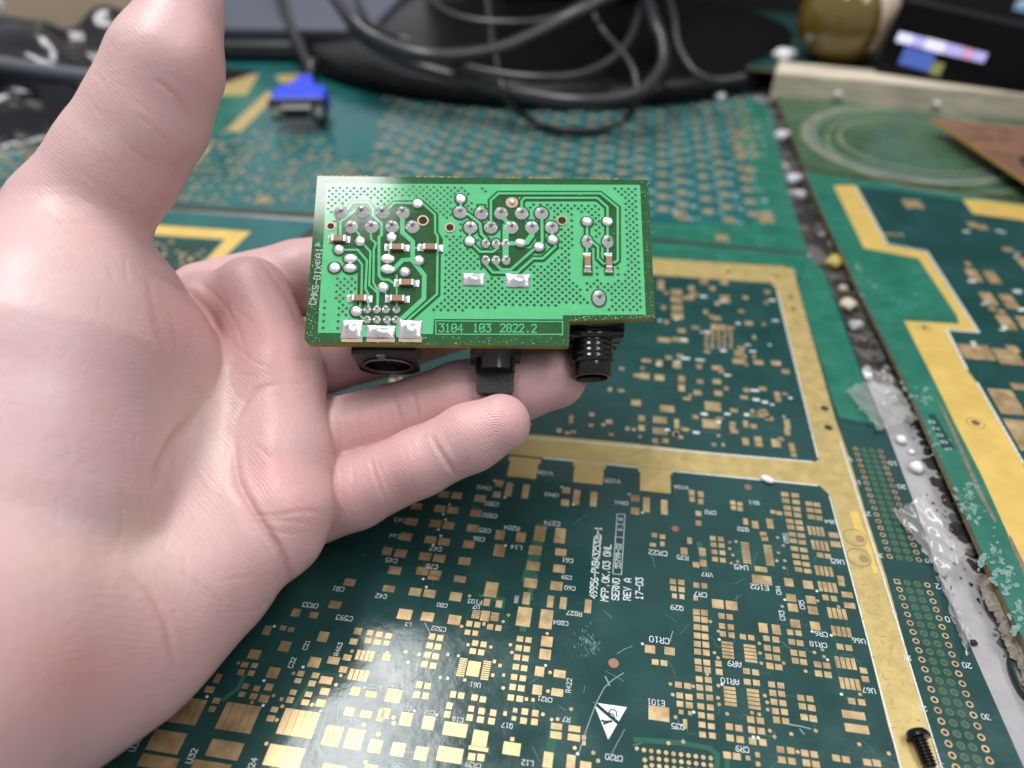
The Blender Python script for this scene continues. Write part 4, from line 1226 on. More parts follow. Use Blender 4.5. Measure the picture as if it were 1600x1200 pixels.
def capacitor(c, length, vert):
    L = length / PXC
    u, w_ = bp(*c)
    ax = [BX, BY, BN] if not vert else [BY, -BX, BN]
    root = thing('capacitor', '', '', bw(u, w_, 0.017))
    del root['label'], root['category']
    root.parent = hb
    root.matrix_parent_inverse = ORIGIN[hb.name].inverted()
    ORIGIN[root.name] = Matrix.Translation(Vector(tuple(bw(u, w_, 0.017))))
    wd_ = 10.2 / PXC
    o0 = bw(u, w_, 0.0)
    b1 = MB()
    b1.box(o0 + BN * 0.052, (0.17, wd_ * 0.94, 0.062), ax)
    ob = b1.build('ceramic_body', CERAM, root)
    ob.modifiers.new('bevel', 'BEVEL').width = 0.006
    for s in (-1, 1):
        b2 = MB()
        b2.box(o0 + ax[0] * s * 0.098 + BN * 0.053, (0.042, wd_, 0.068), ax)
        oc = b2.build('end_cap', METAL, root)
        oc.modifiers.new('bevel', 'BEVEL').width = 0.008
        v, f = [], []
        for j in range(7):
            for i in range(7):
                x, y = i / 6, j / 6 * 2 - 1
                z = 0.018 + 0.045 * (1 - x) ** 1.6 * (1 - abs(y) ** 4) + rng.uniform(0, 0.004)
                v.append(o0 + ax[0] * s * (0.112 + x * (L / 2 - 0.112)) + ax[1] * y * wd_ * 0.56 + BN * z)
        for j in range(6):
            for i in range(6):
                a = j * 7 + i
                f.append((a, a + 1, a + 8, a + 7) if s > 0 else (a + 1, a, a + 7, a + 8))
        place('solder_fillet', mesh('solder_fillet', v, f, [SOLDER_W], True), root)


for c in CAPS:
    capacitor(*c)


# printed writing
def board_text(txt, px, py, hpx, vertical, m_, nz=0.0045, wf=0.62, stroke=0.13, slash0=True, name='lettering'):
    u, w_ = bp(px, py)
    ex, ey = (np.array([1.0, 0, 0]), np.array([0, 1.0, 0])) if not vertical else (np.array([0.078, 1.0, 0]) / 1.003, np.array([-1.0, 0.078, 0]) / 1.003)
    L, wd_ = lettering(txt, np.zeros(3), ex, ey, hpx / PXC, wf, stroke, slash0)
    b_ = MB()
    for i, (V, Fc) in enumerate(L):
        b_.add([bw(u + q[0], w_ + q[1], nz + 0.0001 * (i % 5)) for q in V], Fc)
    return b_.build(name, m_, hb)


for t_, x_ in (('3104', 686), ('103', 739.5), ('2822.2', 782)):
    board_text(t_, x_, 518.5, 12.6, False, POUR, wf=0.56, stroke=0.15)
PALE = mat('pale_print', (0.42, 0.50, 0.42), 0.5)
board_text('CMKS-BIX', 493.5, 476, 9.2, True, PALE, wf=0.66, stroke=0.14)
b = MB()
for r in (3.6,):
    pts = [(496.6 + r * math.cos(a), 410 + r * math.sin(a)) for a in np.linspace(0, 2 * math.pi, 17)]
    V, Fc = ribbon2d([bp(*p) for p in pts], 0.9 / PXC)
    b.add([bw(*q, 0.0046) for q in V], Fc)
b.build('registered_mark', PALE, hb)
board_text('R', 498.6, 412.2, 3.8, True, PALE, stroke=0.2)
board_text('A1', 501, 403, 8.6, True, PALE, wf=0.8, stroke=0.16)

b = MB()
for k in range(420):
    e = rng.integers(0, 5)
    x, y = [(rng.uniform(890, 1024), rng.uniform(493, 503)), (rng.uniform(1001, 1023) , rng.uniform(285, 500)), (rng.uniform(560, 889), rng.uniform(524, 540)), (rng.uniform(480, 500), rng.uniform(400, 535)), (rng.uniform(500, 1010), rng.uniform(290, 530))][e]
    if e == 1 and x < 999 + (y - 285) * 0.048:
        continue
    if e == 4 and rng.random() < 0.5:
        continue
    u, w_ = bp(x, y)
    if not inside((u, w_), P0_):
        continue
    r_ = rng.uniform(0.3, 0.75) / PXC
    b.add([bw(u + r_ * math.cos(a_), w_ + r_ * math.sin(a_), 0.0285) for a_ in (0, 1.3, 2.4, 3.7, 5)], [(0, 1, 2, 3, 4)])
b.build('dust_specks', mat('dust', (0.62, 0.66, 0.58), 0.8), hb, kind='stuff')

# ---- sockets soldered on the back of the board
BACK = -TH - 0.005
DN = -BY


def conn_root(name, loc):
    r_ = bpy.data.objects.new(name, None)
    COL.objects.link(r_)
    r_.parent = hb
    r_.matrix_parent_inverse = ORIGIN[hb.name].inverted()
    r_.location = tuple(loc)
    ORIGIN[r_.name] = Matrix.Translation(Vector(tuple(loc)))
    return r_


def lathe(b_, o_, axis, prof, k=32, mi=0, close_end=False):
    axis = axis / np.linalg.norm(axis)
    a = np.cross(axis, BX)
    a /= np.linalg.norm(a)
    c_ = np.cross(axis, a)
    v_, f_ = [], []
    for t, r in prof:
        for q in range(k):
            w = 2 * math.pi * q / k
            v_.append(o_ + (axis * t + (a * math.cos(w) + c_ * math.sin(w)) * r) * KB)
    for i in range(len(prof) - 1):
        for q in range(k):
            f_.append((i * k + q, i * k + (q + 1) % k, (i + 1) * k + (q + 1) % k, (i + 1) * k + q))
    if close_end:
        f_.append(tuple((len(prof) - 1) * k + q for q in range(k)))
    b_.add(v_, f_, mi)


# round multi-pin socket, left
u0, v0 = bp(597.5, 537)
din = conn_root('round_socket', bw(u0, v0, BACK))
DD = 0.98
b = MB()
hw, dep, cut = 0.52, 1.22, 0.20
top_n, fr = BACK, 0.13
sec = [(-hw, top_n), (hw, top_n), (hw, top_n - dep + cut), (hw - cut, top_n - dep), (-hw + cut, top_n - dep), (-hw, top_n - dep + cut)]
cn = top_n - 0.64
hole_r = 0.385
K = 36
outer = []
for q in range(K):
    w = 2 * math.pi * q / K
    d = np.array([math.cos(w), math.sin(w)])
    best = 9
    for i in range(len(sec)):
        a = np.array(sec[i]) - np.array([0, cn])
        e = np.array(sec[(i + 1) % len(sec)]) - np.array(sec[i])
        den = d[0] * e[1] - d[1] * e[0]
        if abs(den) > 1e-9:
            t = (a[0] * e[1] - a[1] * e[0]) / den
            s = (a[0] * d[1] - a[1] * d[0]) / den
            if t > 0 and -1e-6 <= s <= 1 + 1e-6:
                best = min(best, t)
    outer.append(d * best)
v, f = [], []
for q in range(K):
    d = outer[q]
    e = np.array([math.cos(2 * math.pi * q / K), math.sin(2 * math.pi * q / K)]) * hole_r
    v += [bw(u0 + d[0], v0 + 1.0, cn + d[1]), bw(u0 + d[0], v0 - fr, cn + d[1]), bw(u0 + e[0], v0 - fr, cn + e[1]), bw(u0 + e[0], v0 + 0.35, cn + e[1])]
for q in range(K):
    j = (q + 1) % K
    for i in range(3):
        f.append((q * 4 + i, q * 4 + i + 1, j * 4 + i + 1, j * 4 + i))
f.append(tuple(q * 4 for q in range(K)))
b.add(v, f)
b.build('shell', BLACKG, din, auto=35)
b = MB()
lathe(b, bw(u0, v0 - fr - 0.012, cn), DN, [(0.0, 0.43), (0.02, 0.425), (0.02, 0.39), (-0.3, 0.385)], 36)
b.build('shield_ring', mat('dark_steel_ring', (0.16, 0.16, 0.16), 0.3, metal=0.9), din, True)
b = MB()
lathe(b, bw(u0, v0 - 0.045, cn), DN, [(-0.2, 0.36), (0.0, 0.36), (0.0, 0.0)], 24)
for a_ in range(8):
    w = math.pi * (0.15 + a_ * 0.24)
    lathe(b, bw(u0 + 0.2 * math.cos(w), v0 - 0.03, cn + 0.2 * math.sin(w)), DN, [(0.0, 0.035), (0.06, 0.03), (0.06, 0.0)], 8)
b.build('pin_insert', BLACK, din, auto=40)
b = MB()
b.box(bw(u0 - 0.05, v0 - fr - 0.004, BACK - 0.11), (0.13, 0.02, 0.2), [BX, BY, BN])
b.build('shield_tab', mat('grey_tab', (0.22, 0.21, 0.2), 0.35, metal=0.7), din)
b = MB()
lathe(b, bw(u0 + 0.03, v0 + 0.02, BACK - dep - 0.10), DN, [(-0.3, 0.13), (0.1, 0.13), (0.1, 0.0)], 16)
b.build('contact_spring', METAL, din, True)

# push-button with a flat tip, middle
u0, v0 = bp(775, 538)
btn = conn_root('rotary_switch', bw(u0, v0, BACK))
cn = BACK - 0.33
b = MB()
b.box(bw(u0 + 0.005, v0 + 0.36, cn - 0.02), (0.84, 0.95, 0.64), [BX, BY, BN])
b.build('switch_body', BLACK, btn, auto=30)
b = MB()
lathe(b, bw(u0, v0, cn), DN, [(-0.3, 0.33), (0.03, 0.345), (0.05, 0.335), (0.33, 0.33), (0.335, 0.31), (0.335, 0.0)], 36)
b.build('collar', BLACK, btn, auto=40)
b = MB()
v, f = [], []
bl0, bl1, rr = 0.33, 0.69, 0.315
for t, sc in ((bl0, 1.0), (bl1 - 0.03, 0.99), (bl1, 0.94)):
    for q in range(25):
        w = math.pi * q / 24
        v.append(bw(u0 + rr * sc * math.cos(w), v0 - t, cn + 0.03 - rr * sc * math.sin(w) + 0.0))
for i in range(2):
    for q in range(24):
        f.append((i * 25 + q, i * 25 + q + 1, (i + 1) * 25 + q + 1, (i + 1) * 25 + q))
    f.append((i * 25 + 24, i * 25, (i + 1) * 25, (i + 1) * 25 + 24))
f.append(tuple(50 + q for q in range(25)))
b.add(v, f)
b.build('flat_shaft', BLACKR, btn, auto=40)

# threaded audio jack, right
u0, v0 = bp(934, 500)
jack = conn_root('audio_jack', bw(u0, v0, BACK))
cn = BACK - 0.42
b = MB()
b.box(bw(u0 + 0.03, v0 + 0.45, cn - 0.02), (0.9, 1.1, 0.8), [BX, BY, BN])
b.build('jack_body', BLACK, jack, auto=30)
b = MB()
b.box(bw(u0, v0 - 0.15, cn), (0.92, 0.12, 0.82), [BX, BY, BN])
b.build('flange', BLACKG, jack, auto=30)
b = MB()
pr = [(0.15, 0.375)]
for i in range(4):
    t = 0.2 + i * 0.098
    pr += [(t, 0.366), (t + 0.03, 0.380), (t + 0.055, 0.380), (t + 0.085, 0.366)]
pr += [(0.6, 0.355), (0.61, 0.336), (0.80, 0.330), (0.83, 0.312), (0.83, 0.27), (0.75, 0.24), (0.3, 0.23), (0.3, 0.0)]
lathe(b, bw(u0 - 0.03, v0 - 0.0, cn), DN, pr, 40)
b.build('threaded_barrel', BLACKG, jack, auto=50)

# the two big sockets at the back that the pin rows belong to
for x, wpx in ((588, 150), (790, 176)):
    u0, v0 = bp(x, 340)
    sk = conn_root('modular_socket', bw(u0, v0, BACK))
    b = MB()
    b.box(bw(u0, v0 - 0.05, BACK - 0.58), (wpx / PXC * 1.06, 1.2, 1.16), [BX, BY, BN])
    b.build('socket_body', BLACK, sk, auto=30)

# ------------------------------------------------------------------ the hand
KH = 1.18


def build_hand():
    VX = 0.046
    prims = {}

    def P3(q):
        return deep(q[0], q[1], q[2] * KH)

    def chain(*q):
        return [(P3(a), a[3] * KH, P3(c), c[3] * KH) for a, c in zip(q[:-1], q[1:])]
    groups = []
    # palm: metacarpal bodies, heel and ridge
    groups.append((0.75, 0.0, chain((40, 800, 11.4, 1.2), (330, 500, 14.0, 0.95)) + chain((70, 880, 10.8, 1.18), (410, 590, 13.2, 0.9)) + chain((90, 960, 10.3, 1.12), (425, 700, 12.5, 0.88)) + chain((90, 1040, 9.85, 1.05), (425, 800, 11.9, 0.85))
                   + chain((10, 1090, 9.2, 1.25), (180, 990, 10.1, 1.22), (318, 902, 11.1, 1.03)) + chain((-60, 1010, 8.9, 2.05), (-420, 1330, 6.5, 1.8), (-900, 1750, 5.0, 1.8))))
    # ridge of pads under the fingers
    groups.append((0.35, 0.30, chain((392, 462, 13.75, 0.74), (432, 590, 12.8, 0.80), (438, 712, 12.1, 0.78), (441, 800, 11.6, 0.735), (436, 838, 11.5, 0.68))))
    # thumb ball
    groups.append((0.6, 0.22, chain((118, 352, 11.5, 1.0), (70, 560, 10.7, 1.75), (20, 760, 10.2, 2.0), (-60, 960, 9.2, 1.95)) + chain((110, 410, 11.6, 1.0), (190, 560, 11.7, 1.2), (130, 760, 11.2, 1.35))
                   + chain((205, 470, 12.0, 0.75), (240, 580, 12.1, 0.95), (200, 700, 11.9, 0.95))))
    # thumb
    groups.append((0.28, 0.22, chain((122, 345, 11.5, 1.0), (188, 250, 11.4, 0.91), (232, 178, 11.2, 0.87), (259, 105, 11.0, 0.80), (286, 18, 11.2, 0.62))))
    # first web between thumb and index
    groups.append((0.3, 0.3, chain((140, 440, 11.9, 0.5), (255, 490, 13.3, 0.45), (340, 495, 14.0, 0.6))))
    fingers = [
        # index
        chain((325, 478, 14.5, 0.88), (470, 442, 14.9, 0.86), (600, 410, 15.3, 0.78), (720, 392, 15.3, 0.74), (820, 385, 15.1, 0.58)),
        # middle
        chain((415, 580, 13.8, 0.80), (575, 533, 14.3, 0.77), (735, 482, 14.6, 0.75), (850, 452, 14.6, 0.70), (925, 440, 14.5, 0.56)),
        # ring
        chain((430, 705, 13.2, 0.77), (600, 662, 13.35, 0.68), (720, 622, 13.2, 0.665), (810, 602, 13.2, 0.64), (868, 590, 13.2, 0.565)),
        # little
        chain((425, 812, 12.9, 0.76), (555, 768, 12.6, 0.645), (655, 722, 12.3, 0.58), (735, 684, 12.15, 0.565), (782, 662, 12.1, 0.503))]
    for c in fingers:
        groups.append((0.16, 0.07, c))
    allp = np.array([p for g in groups for s in g[2] for p in (s[0] - max(s[1], s[3]), s[0] + max(s[1], s[3]), s[2] - max(s[1], s[3]), s[2] + max(s[1], s[3]))])
    lo = allp.min(0)
    cut = deep(-330, 1250, 8.0)
    lo = np.maximum(lo, [cut[0] - 3, cut[1] - 4, -10]) - 0.35
    hi = allp.max(0) + 0.35
    lo[2] = max(lo[2], 0.05)
    N = np.ceil((hi - lo) / VX).astype(int) + 1
    D = np.full(N, 3.0, np.float32)

    def smin(a, b_, k):
        if k <= 0:
            return np.minimum(a, b_)
        h = np.clip(0.5 + 0.5 * (b_ - a) / k, 0, 1)
        return b_ * (1 - h) + a * h - k * h * (1 - h)
    for k, kg, prim in groups:
        pts = np.array([p for s in prim for p in (s[0] - s[1], s[0] + s[1], s[2] - s[3], s[2] + s[3])])
        i0 = np.clip(np.floor((pts.min(0) - 0.8 - lo) / VX).astype(int), 0, N - 1)
        i1 = np.clip(np.ceil((pts.max(0) + 0.8 - lo) / VX).astype(int) + 1, 1, N)
        if (i1 <= i0).any():
            continue
        ax = [(lo[a] + VX * np.arange(i0[a], i1[a])).astype(np.float32) for a in range(3)]
        G = np.full([len(a) for a in ax], 3.0, np.float32)
        for a, ra, c, rc in prim:
            j0 = [int(np.clip((min(a[d] - ra, c[d] - rc) - 0.85 - ax[d][0]) / VX, 0, len(ax[d]))) for d in range(3)]
            j1 = [int(np.clip((max(a[d] + ra, c[d] + rc) + 0.85 - ax[d][0]) / VX + 1, 0, len(ax[d]))) for d in range(3)]
            if any(j1[d] <= j0[d] for d in range(3)):
                continue
            X = ax[0][j0[0]:j1[0], None, None] - np.float32(a[0])
            Y = ax[1][None, j0[1]:j1[1], None] - np.float32(a[1])
            Z = ax[2][None, None, j0[2]:j1[2]] - np.float32(a[2])
            e = (c - a).astype(np.float32)
            L2 = float(e @ e)
            t = np.clip((X * e[0] + Y * e[1] + Z * e[2]) / L2, 0, 1)
            d_ = np.sqrt((X - t * e[0]) ** 2 + (Y - t * e[1]) ** 2 + (Z - t * e[2]) ** 2) - (np.float32(ra) + t * np.float32(rc - ra))
            sl = tuple(slice(j0[d], j1[d]) for d in range(3))
            G[sl] = smin(G[sl], d_, k)
        sl = tuple(slice(i0[d], i1[d]) for d in range(3))
        D[sl] = smin(D[sl], G, kg)
    # surface nets
    ins = D < 0
    cell = np.zeros(N - 1, np.uint8)
    for dx in (0, 1):
        for dy in (0, 1):
            for dz in (0, 1):
                cell += ins[dx:N[0] - 1 + dx, dy:N[1] - 1 + dy, dz:N[2] - 1 + dz]
    act = (cell > 0) & (cell < 8)
    ci = np.argwhere(act)
    idx = np.full(N - 1, -1, np.int32)
    idx[act] = np.arange(len(ci))
    cor = [(x, y, z) for x in (0, 1) for y in (0, 1) for z in (0, 1)]
    vals = np.stack([D[ci[:, 0] + c[0], ci[:, 1] + c[1], ci[:, 2] + c[2]] for c in cor], 1)
    acc = np.zeros((len(ci), 3))
    cnt = np.zeros(len(ci))
    for i in range(8):
        for j in range(i + 1, 8):
            if sum(abs(cor[i][d] - cor[j][d]) for d in range(3)) == 1:
                a, b_ = vals[:, i], vals[:, j]
                m = (a < 0) != (b_ < 0)
                t = np.where(m, a / np.where(m, a - b_, 1), 0)
                p = np.array(cor[i])[None] + t[:, None] * (np.array(cor[j]) - np.array(cor[i]))[None]
                acc += p * m[:, None]
                cnt += m
    V = lo + VX * (ci + acc / cnt[:, None])
    FC = []
    for axis in range(3):
        o1, o2 = (axis + 1) % 3, (axis + 2) % 3
        s0 = [slice(None)] * 3
        s1 = [slice(None)] * 3
        s0[axis], s1[axis] = slice(0, -1), slice(1, None)
        chg = ins[tuple(s0)] != ins[tuple(s1)]
        for_in = ins[tuple(s0)]
        e = np.argwhere(chg)
        ok = (e[:, o1] > 0) & (e[:, o2] > 0) & (e[:, o1] < N[o1] - 1) & (e[:, o2] < N[o2] - 1)
        e = e[ok]
        inn = for_in[e[:, 0], e[:, 1], e[:, 2]]
        q = []
        for d1, d2 in ((-1, -1), (0, -1), (0, 0), (-1, 0)):
            c = e.copy()
            c[:, o1] += d1
            c[:, o2] += d2
            q.append(idx[c[:, 0], c[:, 1], c[:, 2]])
        q = np.stack(q, 1)
        q[~inn] = q[~inn][:, ::-1]
        FC.append(q)
    FC = np.vstack(FC)
    FC = FC[(FC >= 0).all(1)]
    # smoothing on the net
    E = np.vstack([FC[:, [0, 1]], FC[:, [1, 2]], FC[:, [2, 3]], FC[:, [3, 0]]])
    deg = np.bincount(E[:, 0], minlength=len(V)) + np.bincount(E[:, 1], minlength=len(V))
    for it in range(6):
        S = np.zeros_like(V)
        for d in range(3):
            S[:, d] = np.bincount(E[:, 0], V[E[:, 1], d], len(V)) + np.bincount(E[:, 1], V[E[:, 0], d], len(V))
        lam = 0.55 if it % 2 == 0 else -0.3
        V = V + lam * (S / deg[:, None] - V)
    return V, FC, E, deg


def vnormals(V, FC):
    nrm = np.cross(V[FC[:, 2]] - V[FC[:, 0]], V[FC[:, 3]] - V[FC[:, 1]])
    out = np.zeros_like(V)
    for i in range(4):
        for d in range(3):
            out[:, d] += np.bincount(FC[:, i], nrm[:, d], len(V))
    return out / (np.linalg.norm(out, axis=1)[:, None] + 1e-12)


HV, HF, HE, HD = build_hand()
HN = vnormals(HV, HF)
if (HN * (HV - HV.mean(0))).sum() < 0:
    HF = HF[:, ::-1]
    HN = -HN
hx, hy, hz = project(HV)
hz = hz / KH
face = (HN * (CC - HV)).sum(1) / np.linalg.norm(CC - HV, axis=1)
front = np.clip(face * 4, 0, 1)


def poly_dist(pl):
    pl = spline([np.array(p, float) for p in pl], 6)
    best = np.full(len(hx), 1e9)
    par = np.zeros(len(hx))
    n_ = len(pl) - 1
    for k_, (a, c) in enumerate(zip(pl[:-1], pl[1:])):
        e = c - a
        t = np.clip(((hx - a[0]) * e[0] + (hy - a[1]) * e[1]) / (e @ e + 1e-9), 0, 1)
        d_ = np.hypot(hx - a[0] - t * e[0], hy - a[1] - t * e[1])
        par = np.where(d_ < best, (k_ + t) / n_, par)
        best = np.minimum(best, d_)
    return best, np.clip(np.sin(np.pi * np.clip(par, 0, 1)) * 1.25, 0, 1)


# creases of the skin: points, width, depth, nearest and farthest distance from the lens
CREASE = [([(365, 672), (371, 745), (400, 802), (440, 866), (458, 926)], 5.5, 0.085, 10, 13.3), ([(330, 600), (305, 650), (262, 705), (222, 790), (200, 850), (186, 895)], 7, 0.05, 10, 13),
          ([(240, 425), (282, 448), (322, 482), (345, 528), (346, 600)], 6, 0.05, 10, 14), ([(365, 672), (378, 640), (400, 610), (450, 598)], 4, 0.022, 10, 13.5), ([(370, 800), (420, 806), (480, 798), (508, 806)], 3, 0.016, 10, 13),
          ([(378, 820), (440, 812), (500, 822)], 2.6, 0.012, 10, 13), ([(300, 720), (330, 760), (370, 790)], 3, 0.012, 10, 13), ([(255, 885), (300, 905), (340, 940), (352, 960)], 3.2, 0.015, 9, 13), ([(190, 890), (235, 930), (262, 985), (275, 1060)], 5, 0.022, 9, 13),
          ([(420, 985), (455, 945), (490, 905)], 2.6, 0.012, 9, 13), ([(466, 930), (478, 895), (486, 872)], 3, 0.02, 9, 13),
          ([(236, 122), (262, 138), (285, 165), (300, 195)], 4, 0.022, 9, 12.5), ([(262, 150), (282, 175), (294, 205)], 3, 0.014, 9, 12), ([(205, 178), (240, 200), (275, 232)], 3.5, 0.008, 9, 12), ([(190, 215), (215, 240), (250, 262)], 3, 0.012, 9, 12),
          ([(672, 676), (685, 700), (703, 728), (716, 748)], 3.6, 0.032, 11, 12.5), ([(676, 690), (692, 716), (706, 740)], 2.6, 0.014, 11, 12.5), ([(578, 712), (588, 745), (604, 790)], 3.4, 0.026, 11, 12.6), ([(586, 708), (600, 745), (612, 782)], 2.6, 0.016, 11, 12.6),
          ([(516, 720), (522, 760), (526, 820)], 4, 0.016, 11, 12.7), ([(612, 608), (622, 640), (632, 676)], 3.4, 0.03, 12.2, 14), ([(640, 600), (650, 630), (656, 670)], 3, 0.024, 12.2, 14), ([(522, 640), (528, 680), (530, 712)], 3, 0.014, 12.1, 14),
          ([(745, 575), (752, 610), (756, 640)], 3, 0.018, 12.2, 14), ([(395, 395), (420, 425), (448, 470), (470, 520)], 4, 0.02, 12, 16), ([(300, 430), (345, 470), (375, 520), (390, 580)], 3, 0.012, 12, 15), ([(350, 520), (390, 560), (430, 580)], 2.6, 0.01, 11, 15),
          ([(330, 610), (350, 560), (345, 530)], 4, 0.02, 10, 14), ([(60, 320), (100, 345), (150, 350)], 4, 0.012, 9, 13), ([(228, 425), (240, 480), (258, 560), (262, 640)], 5, 0.012, 9, 13), ([(262, 470), (275, 530), (272, 600)], 4, 0.007, 9, 13), ([(182, 300), (205, 330), (215, 380)], 4, 0.006, 9, 13)]
r5 = np.random.default_rng(21)
for k in range(70):
    gx_, gy_ = [(r5.uniform(230, 480), r5.uniform(640, 960)), (r5.uniform(60, 250), r5.uniform(420, 900)), (r5.uniform(300, 470), r5.uniform(430, 640)), (r5.uniform(110, 290), r5.uniform(110, 330))][k % 4]
    an = [r5.normal(0.9, 0.5), r5.normal(1.35, 0.3), r5.normal(0.9, 0.4), r5.normal(0.75, 0.35)][k % 4]
    ln = r5.uniform(18, 75)
    dx_, dy_ = math.cos(an) * ln / 2, math.sin(an) * ln / 2
    bend = r5.uniform(-0.15, 0.15) * ln
    CREASE.append(([(gx_ - dx_, gy_ - dy_), (gx_ + bend * math.sin(an), gy_ - bend * math.cos(an)), (gx_ + dx_, gy_ + dy_)], 2.6, r5.uniform(0.005, 0.012), 8, 15.5))
for x0, y0, x1, y1 in ((530, 722, 536, 815), (548, 716, 556, 808), (625, 690, 650, 775), (640, 686, 660, 765), (690, 668, 722, 742), (560, 628, 566, 700), (590, 618, 598, 690), (668, 592, 680, 660)):
    CREASE.append(([(x0, y0), ((x0 + x1) / 2 + r5.uniform(-4, 4), (y0 + y1) / 2), (x1, y1)], 2.4, 0.008, 11, 14))
off = np.zeros(len(HV))
redline = np.zeros(len(HV))
for pl, w, dp, z0, z1 in CREASE:
    d, tp = poly_dist(pl)
    m = np.exp(-(d / w) ** 2) * front * tp * (hz > z0) * (hz < z1)
    dp = dp * 0.85
    w = w * 0.8
    off -= dp * m
    off += dp * 0.16 * np.exp(-((d - 2.6 * w) / (1.6 * w)) ** 2) * front * tp * (hz > z0) * (hz < z1)
    redline = np.maximum(redline, m * min(1, dp / 0.03))


def blob2(x, y, rx, ry, z0=4, z1=16):
    return np.exp(-((hx - x) / rx) ** 2 - ((hy - y) / ry) ** 2) * (hz > z0) * (hz < z1) * front


# cushions of flesh
for x, y, rx, ry, a, z0, z1 in ((430, 720, 45, 60, 0.06, 10, 13.2), (455, 800, 40, 50, 0.05, 10, 13), (360, 880, 70, 60, 0.05, 9, 13), (320, 700, 55, 60, -0.10, 9, 13), (430, 500, 40, 50, 0.05, 11, 15), (540, 765, 38, 34, 0.03, 11, 12.6), (635, 730, 36, 28, 0.03, 11, 12.6), (760, 670, 50, 34, 0.03, 11, 12.7),
                                (560, 660, 38, 30, 0.03, 12, 13.8), (690, 630, 40, 30, 0.03, 12, 14), (130, 620, 90, 120, 0.06, 8, 13), (300, 90, 34, 60, 0.05, 9, 12), (200, 230, 60, 40, 0.03, 9, 12)):
    off += a * blob2(x, y, rx, ry, z0, z1)
HV = HV + HN * off[:, None] * KH
# skin colour: paler and pinker places
base = np.array([0.615, 0.396, 0.388])
colr = np.tile(base, (len(HV), 1))


def tint(m, c, k):
    global colr
    colr = colr * (1 - (m * k)[:, None]) + np.array(c) * (m * k)[:, None]


PINK, PALEc, GREY, RED, YEL = (0.67, 0.36, 0.37), (0.73, 0.58, 0.54), (0.56, 0.43, 0.47), (0.68, 0.31, 0.31), (0.66, 0.50, 0.38)
for x, y, rx, ry, c, k in ((790, 660, 50, 40, PINK, 0.75), (430, 735, 30, 34, RED, 0.8), (110, 1050, 90, 70, RED, 0.7), (640, 740, 60, 40, PINK, 0.5), (560, 770, 40, 40, PINK, 0.5), (400, 470, 70, 60, RED, 0.45), (470, 800, 30, 50, RED, 0.5), (440, 560, 50, 50, RED, 0.4), (300, 500, 50, 60, RED, 0.45), (250, 990, 60, 60, PINK, 0.5), (330, 90, 24, 90, RED, 0.5), (590, 660, 50, 40, RED, 0.4), (250, 500, 40, 70, RED, 0.35), (215, 480, 20, 90, (0.60, 0.36, 0.36), 0.4), (40, 480, 50, 40, (0.74, 0.62, 0.60), 0.5), (60, 600, 40, 24, (0.74, 0.64, 0.63), 0.5), (215, 850, 40, 60, YEL, 0.7), (345, 640, 30, 60, YEL, 0.5), (160, 880, 90, 30, YEL, 0.45), (110, 800, 60, 30, (0.54, 0.40, 0.44), 0.4), (90, 700, 90, 24, (0.54, 0.39, 0.44), 0.45), (60, 540, 60, 30, (0.58, 0.43, 0.47), 0.35), (150, 620, 40, 90, RED, 0.3), (190, 700, 40, 60, PINK, 0.4), (40, 760, 60, 40, PINK, 0.35), (380, 900, 90, 60, PINK, 0.3), (310, 130, 40, 90, PINK, 0.4), (250, 260, 40, 60, PINK, 0.3), (450, 640, 60, 40, PINK, 0.3),
                           (850, 610, 60, 40, PINK, 0.5), (700, 640, 60, 40, PINK, 0.35), (420, 470, 60, 50, PINK, 0.3), (300, 680, 60, 90, PALEc, 0.6), (250, 860, 70, 60, PALEc, 0.5), (90, 640, 150, 180, GREY, 0.35), (60, 420, 90, 80, PALEc, 0.35), (100, 820, 110, 80, PALEc, 0.35), (170, 200, 60, 60, PALEc, 0.4), (200, 60, 40, 60, PALEc, 0.4),
                           (360, 700, 30, 60, PALEc, 0.4), (700, 715, 14, 30, PALEc, 0.45), (600, 760, 12, 34, PALEc, 0.4), (912, 598, 5, 5, (0.45, 0.03, 0.02), 1.0)):
    tint(blob2(x, y, rx, ry), c, k)
tint(redline, (0.50, 0.24, 0.19), 0.42)
me = bpy.data.meshes.new('hand')
me.vertices.add(len(HV))
me.vertices.foreach_set('co', HV.astype(np.float32).ravel())
me.loops.add(HF.size)
me.loops.foreach_set('vertex_index', HF.astype(np.int32).ravel())
me.polygons.add(len(HF))
me.polygons.foreach_set('loop_start', np.arange(0, HF.size, 4, dtype=np.int32))
me.polygons.foreach_set('loop_total', np.full(len(HF), 4, dtype=np.int32))
me.polygons.foreach_set('use_smooth', np.ones(len(HF), bool))
me.update(calc_edges=True)
me.validate()
ca = me.color_attributes.new('skin_tint', 'FLOAT_COLOR', 'POINT')
ca.data.foreach_set('color', np.c_[colr, np.ones(len(colr))].astype(np.float32).ravel())


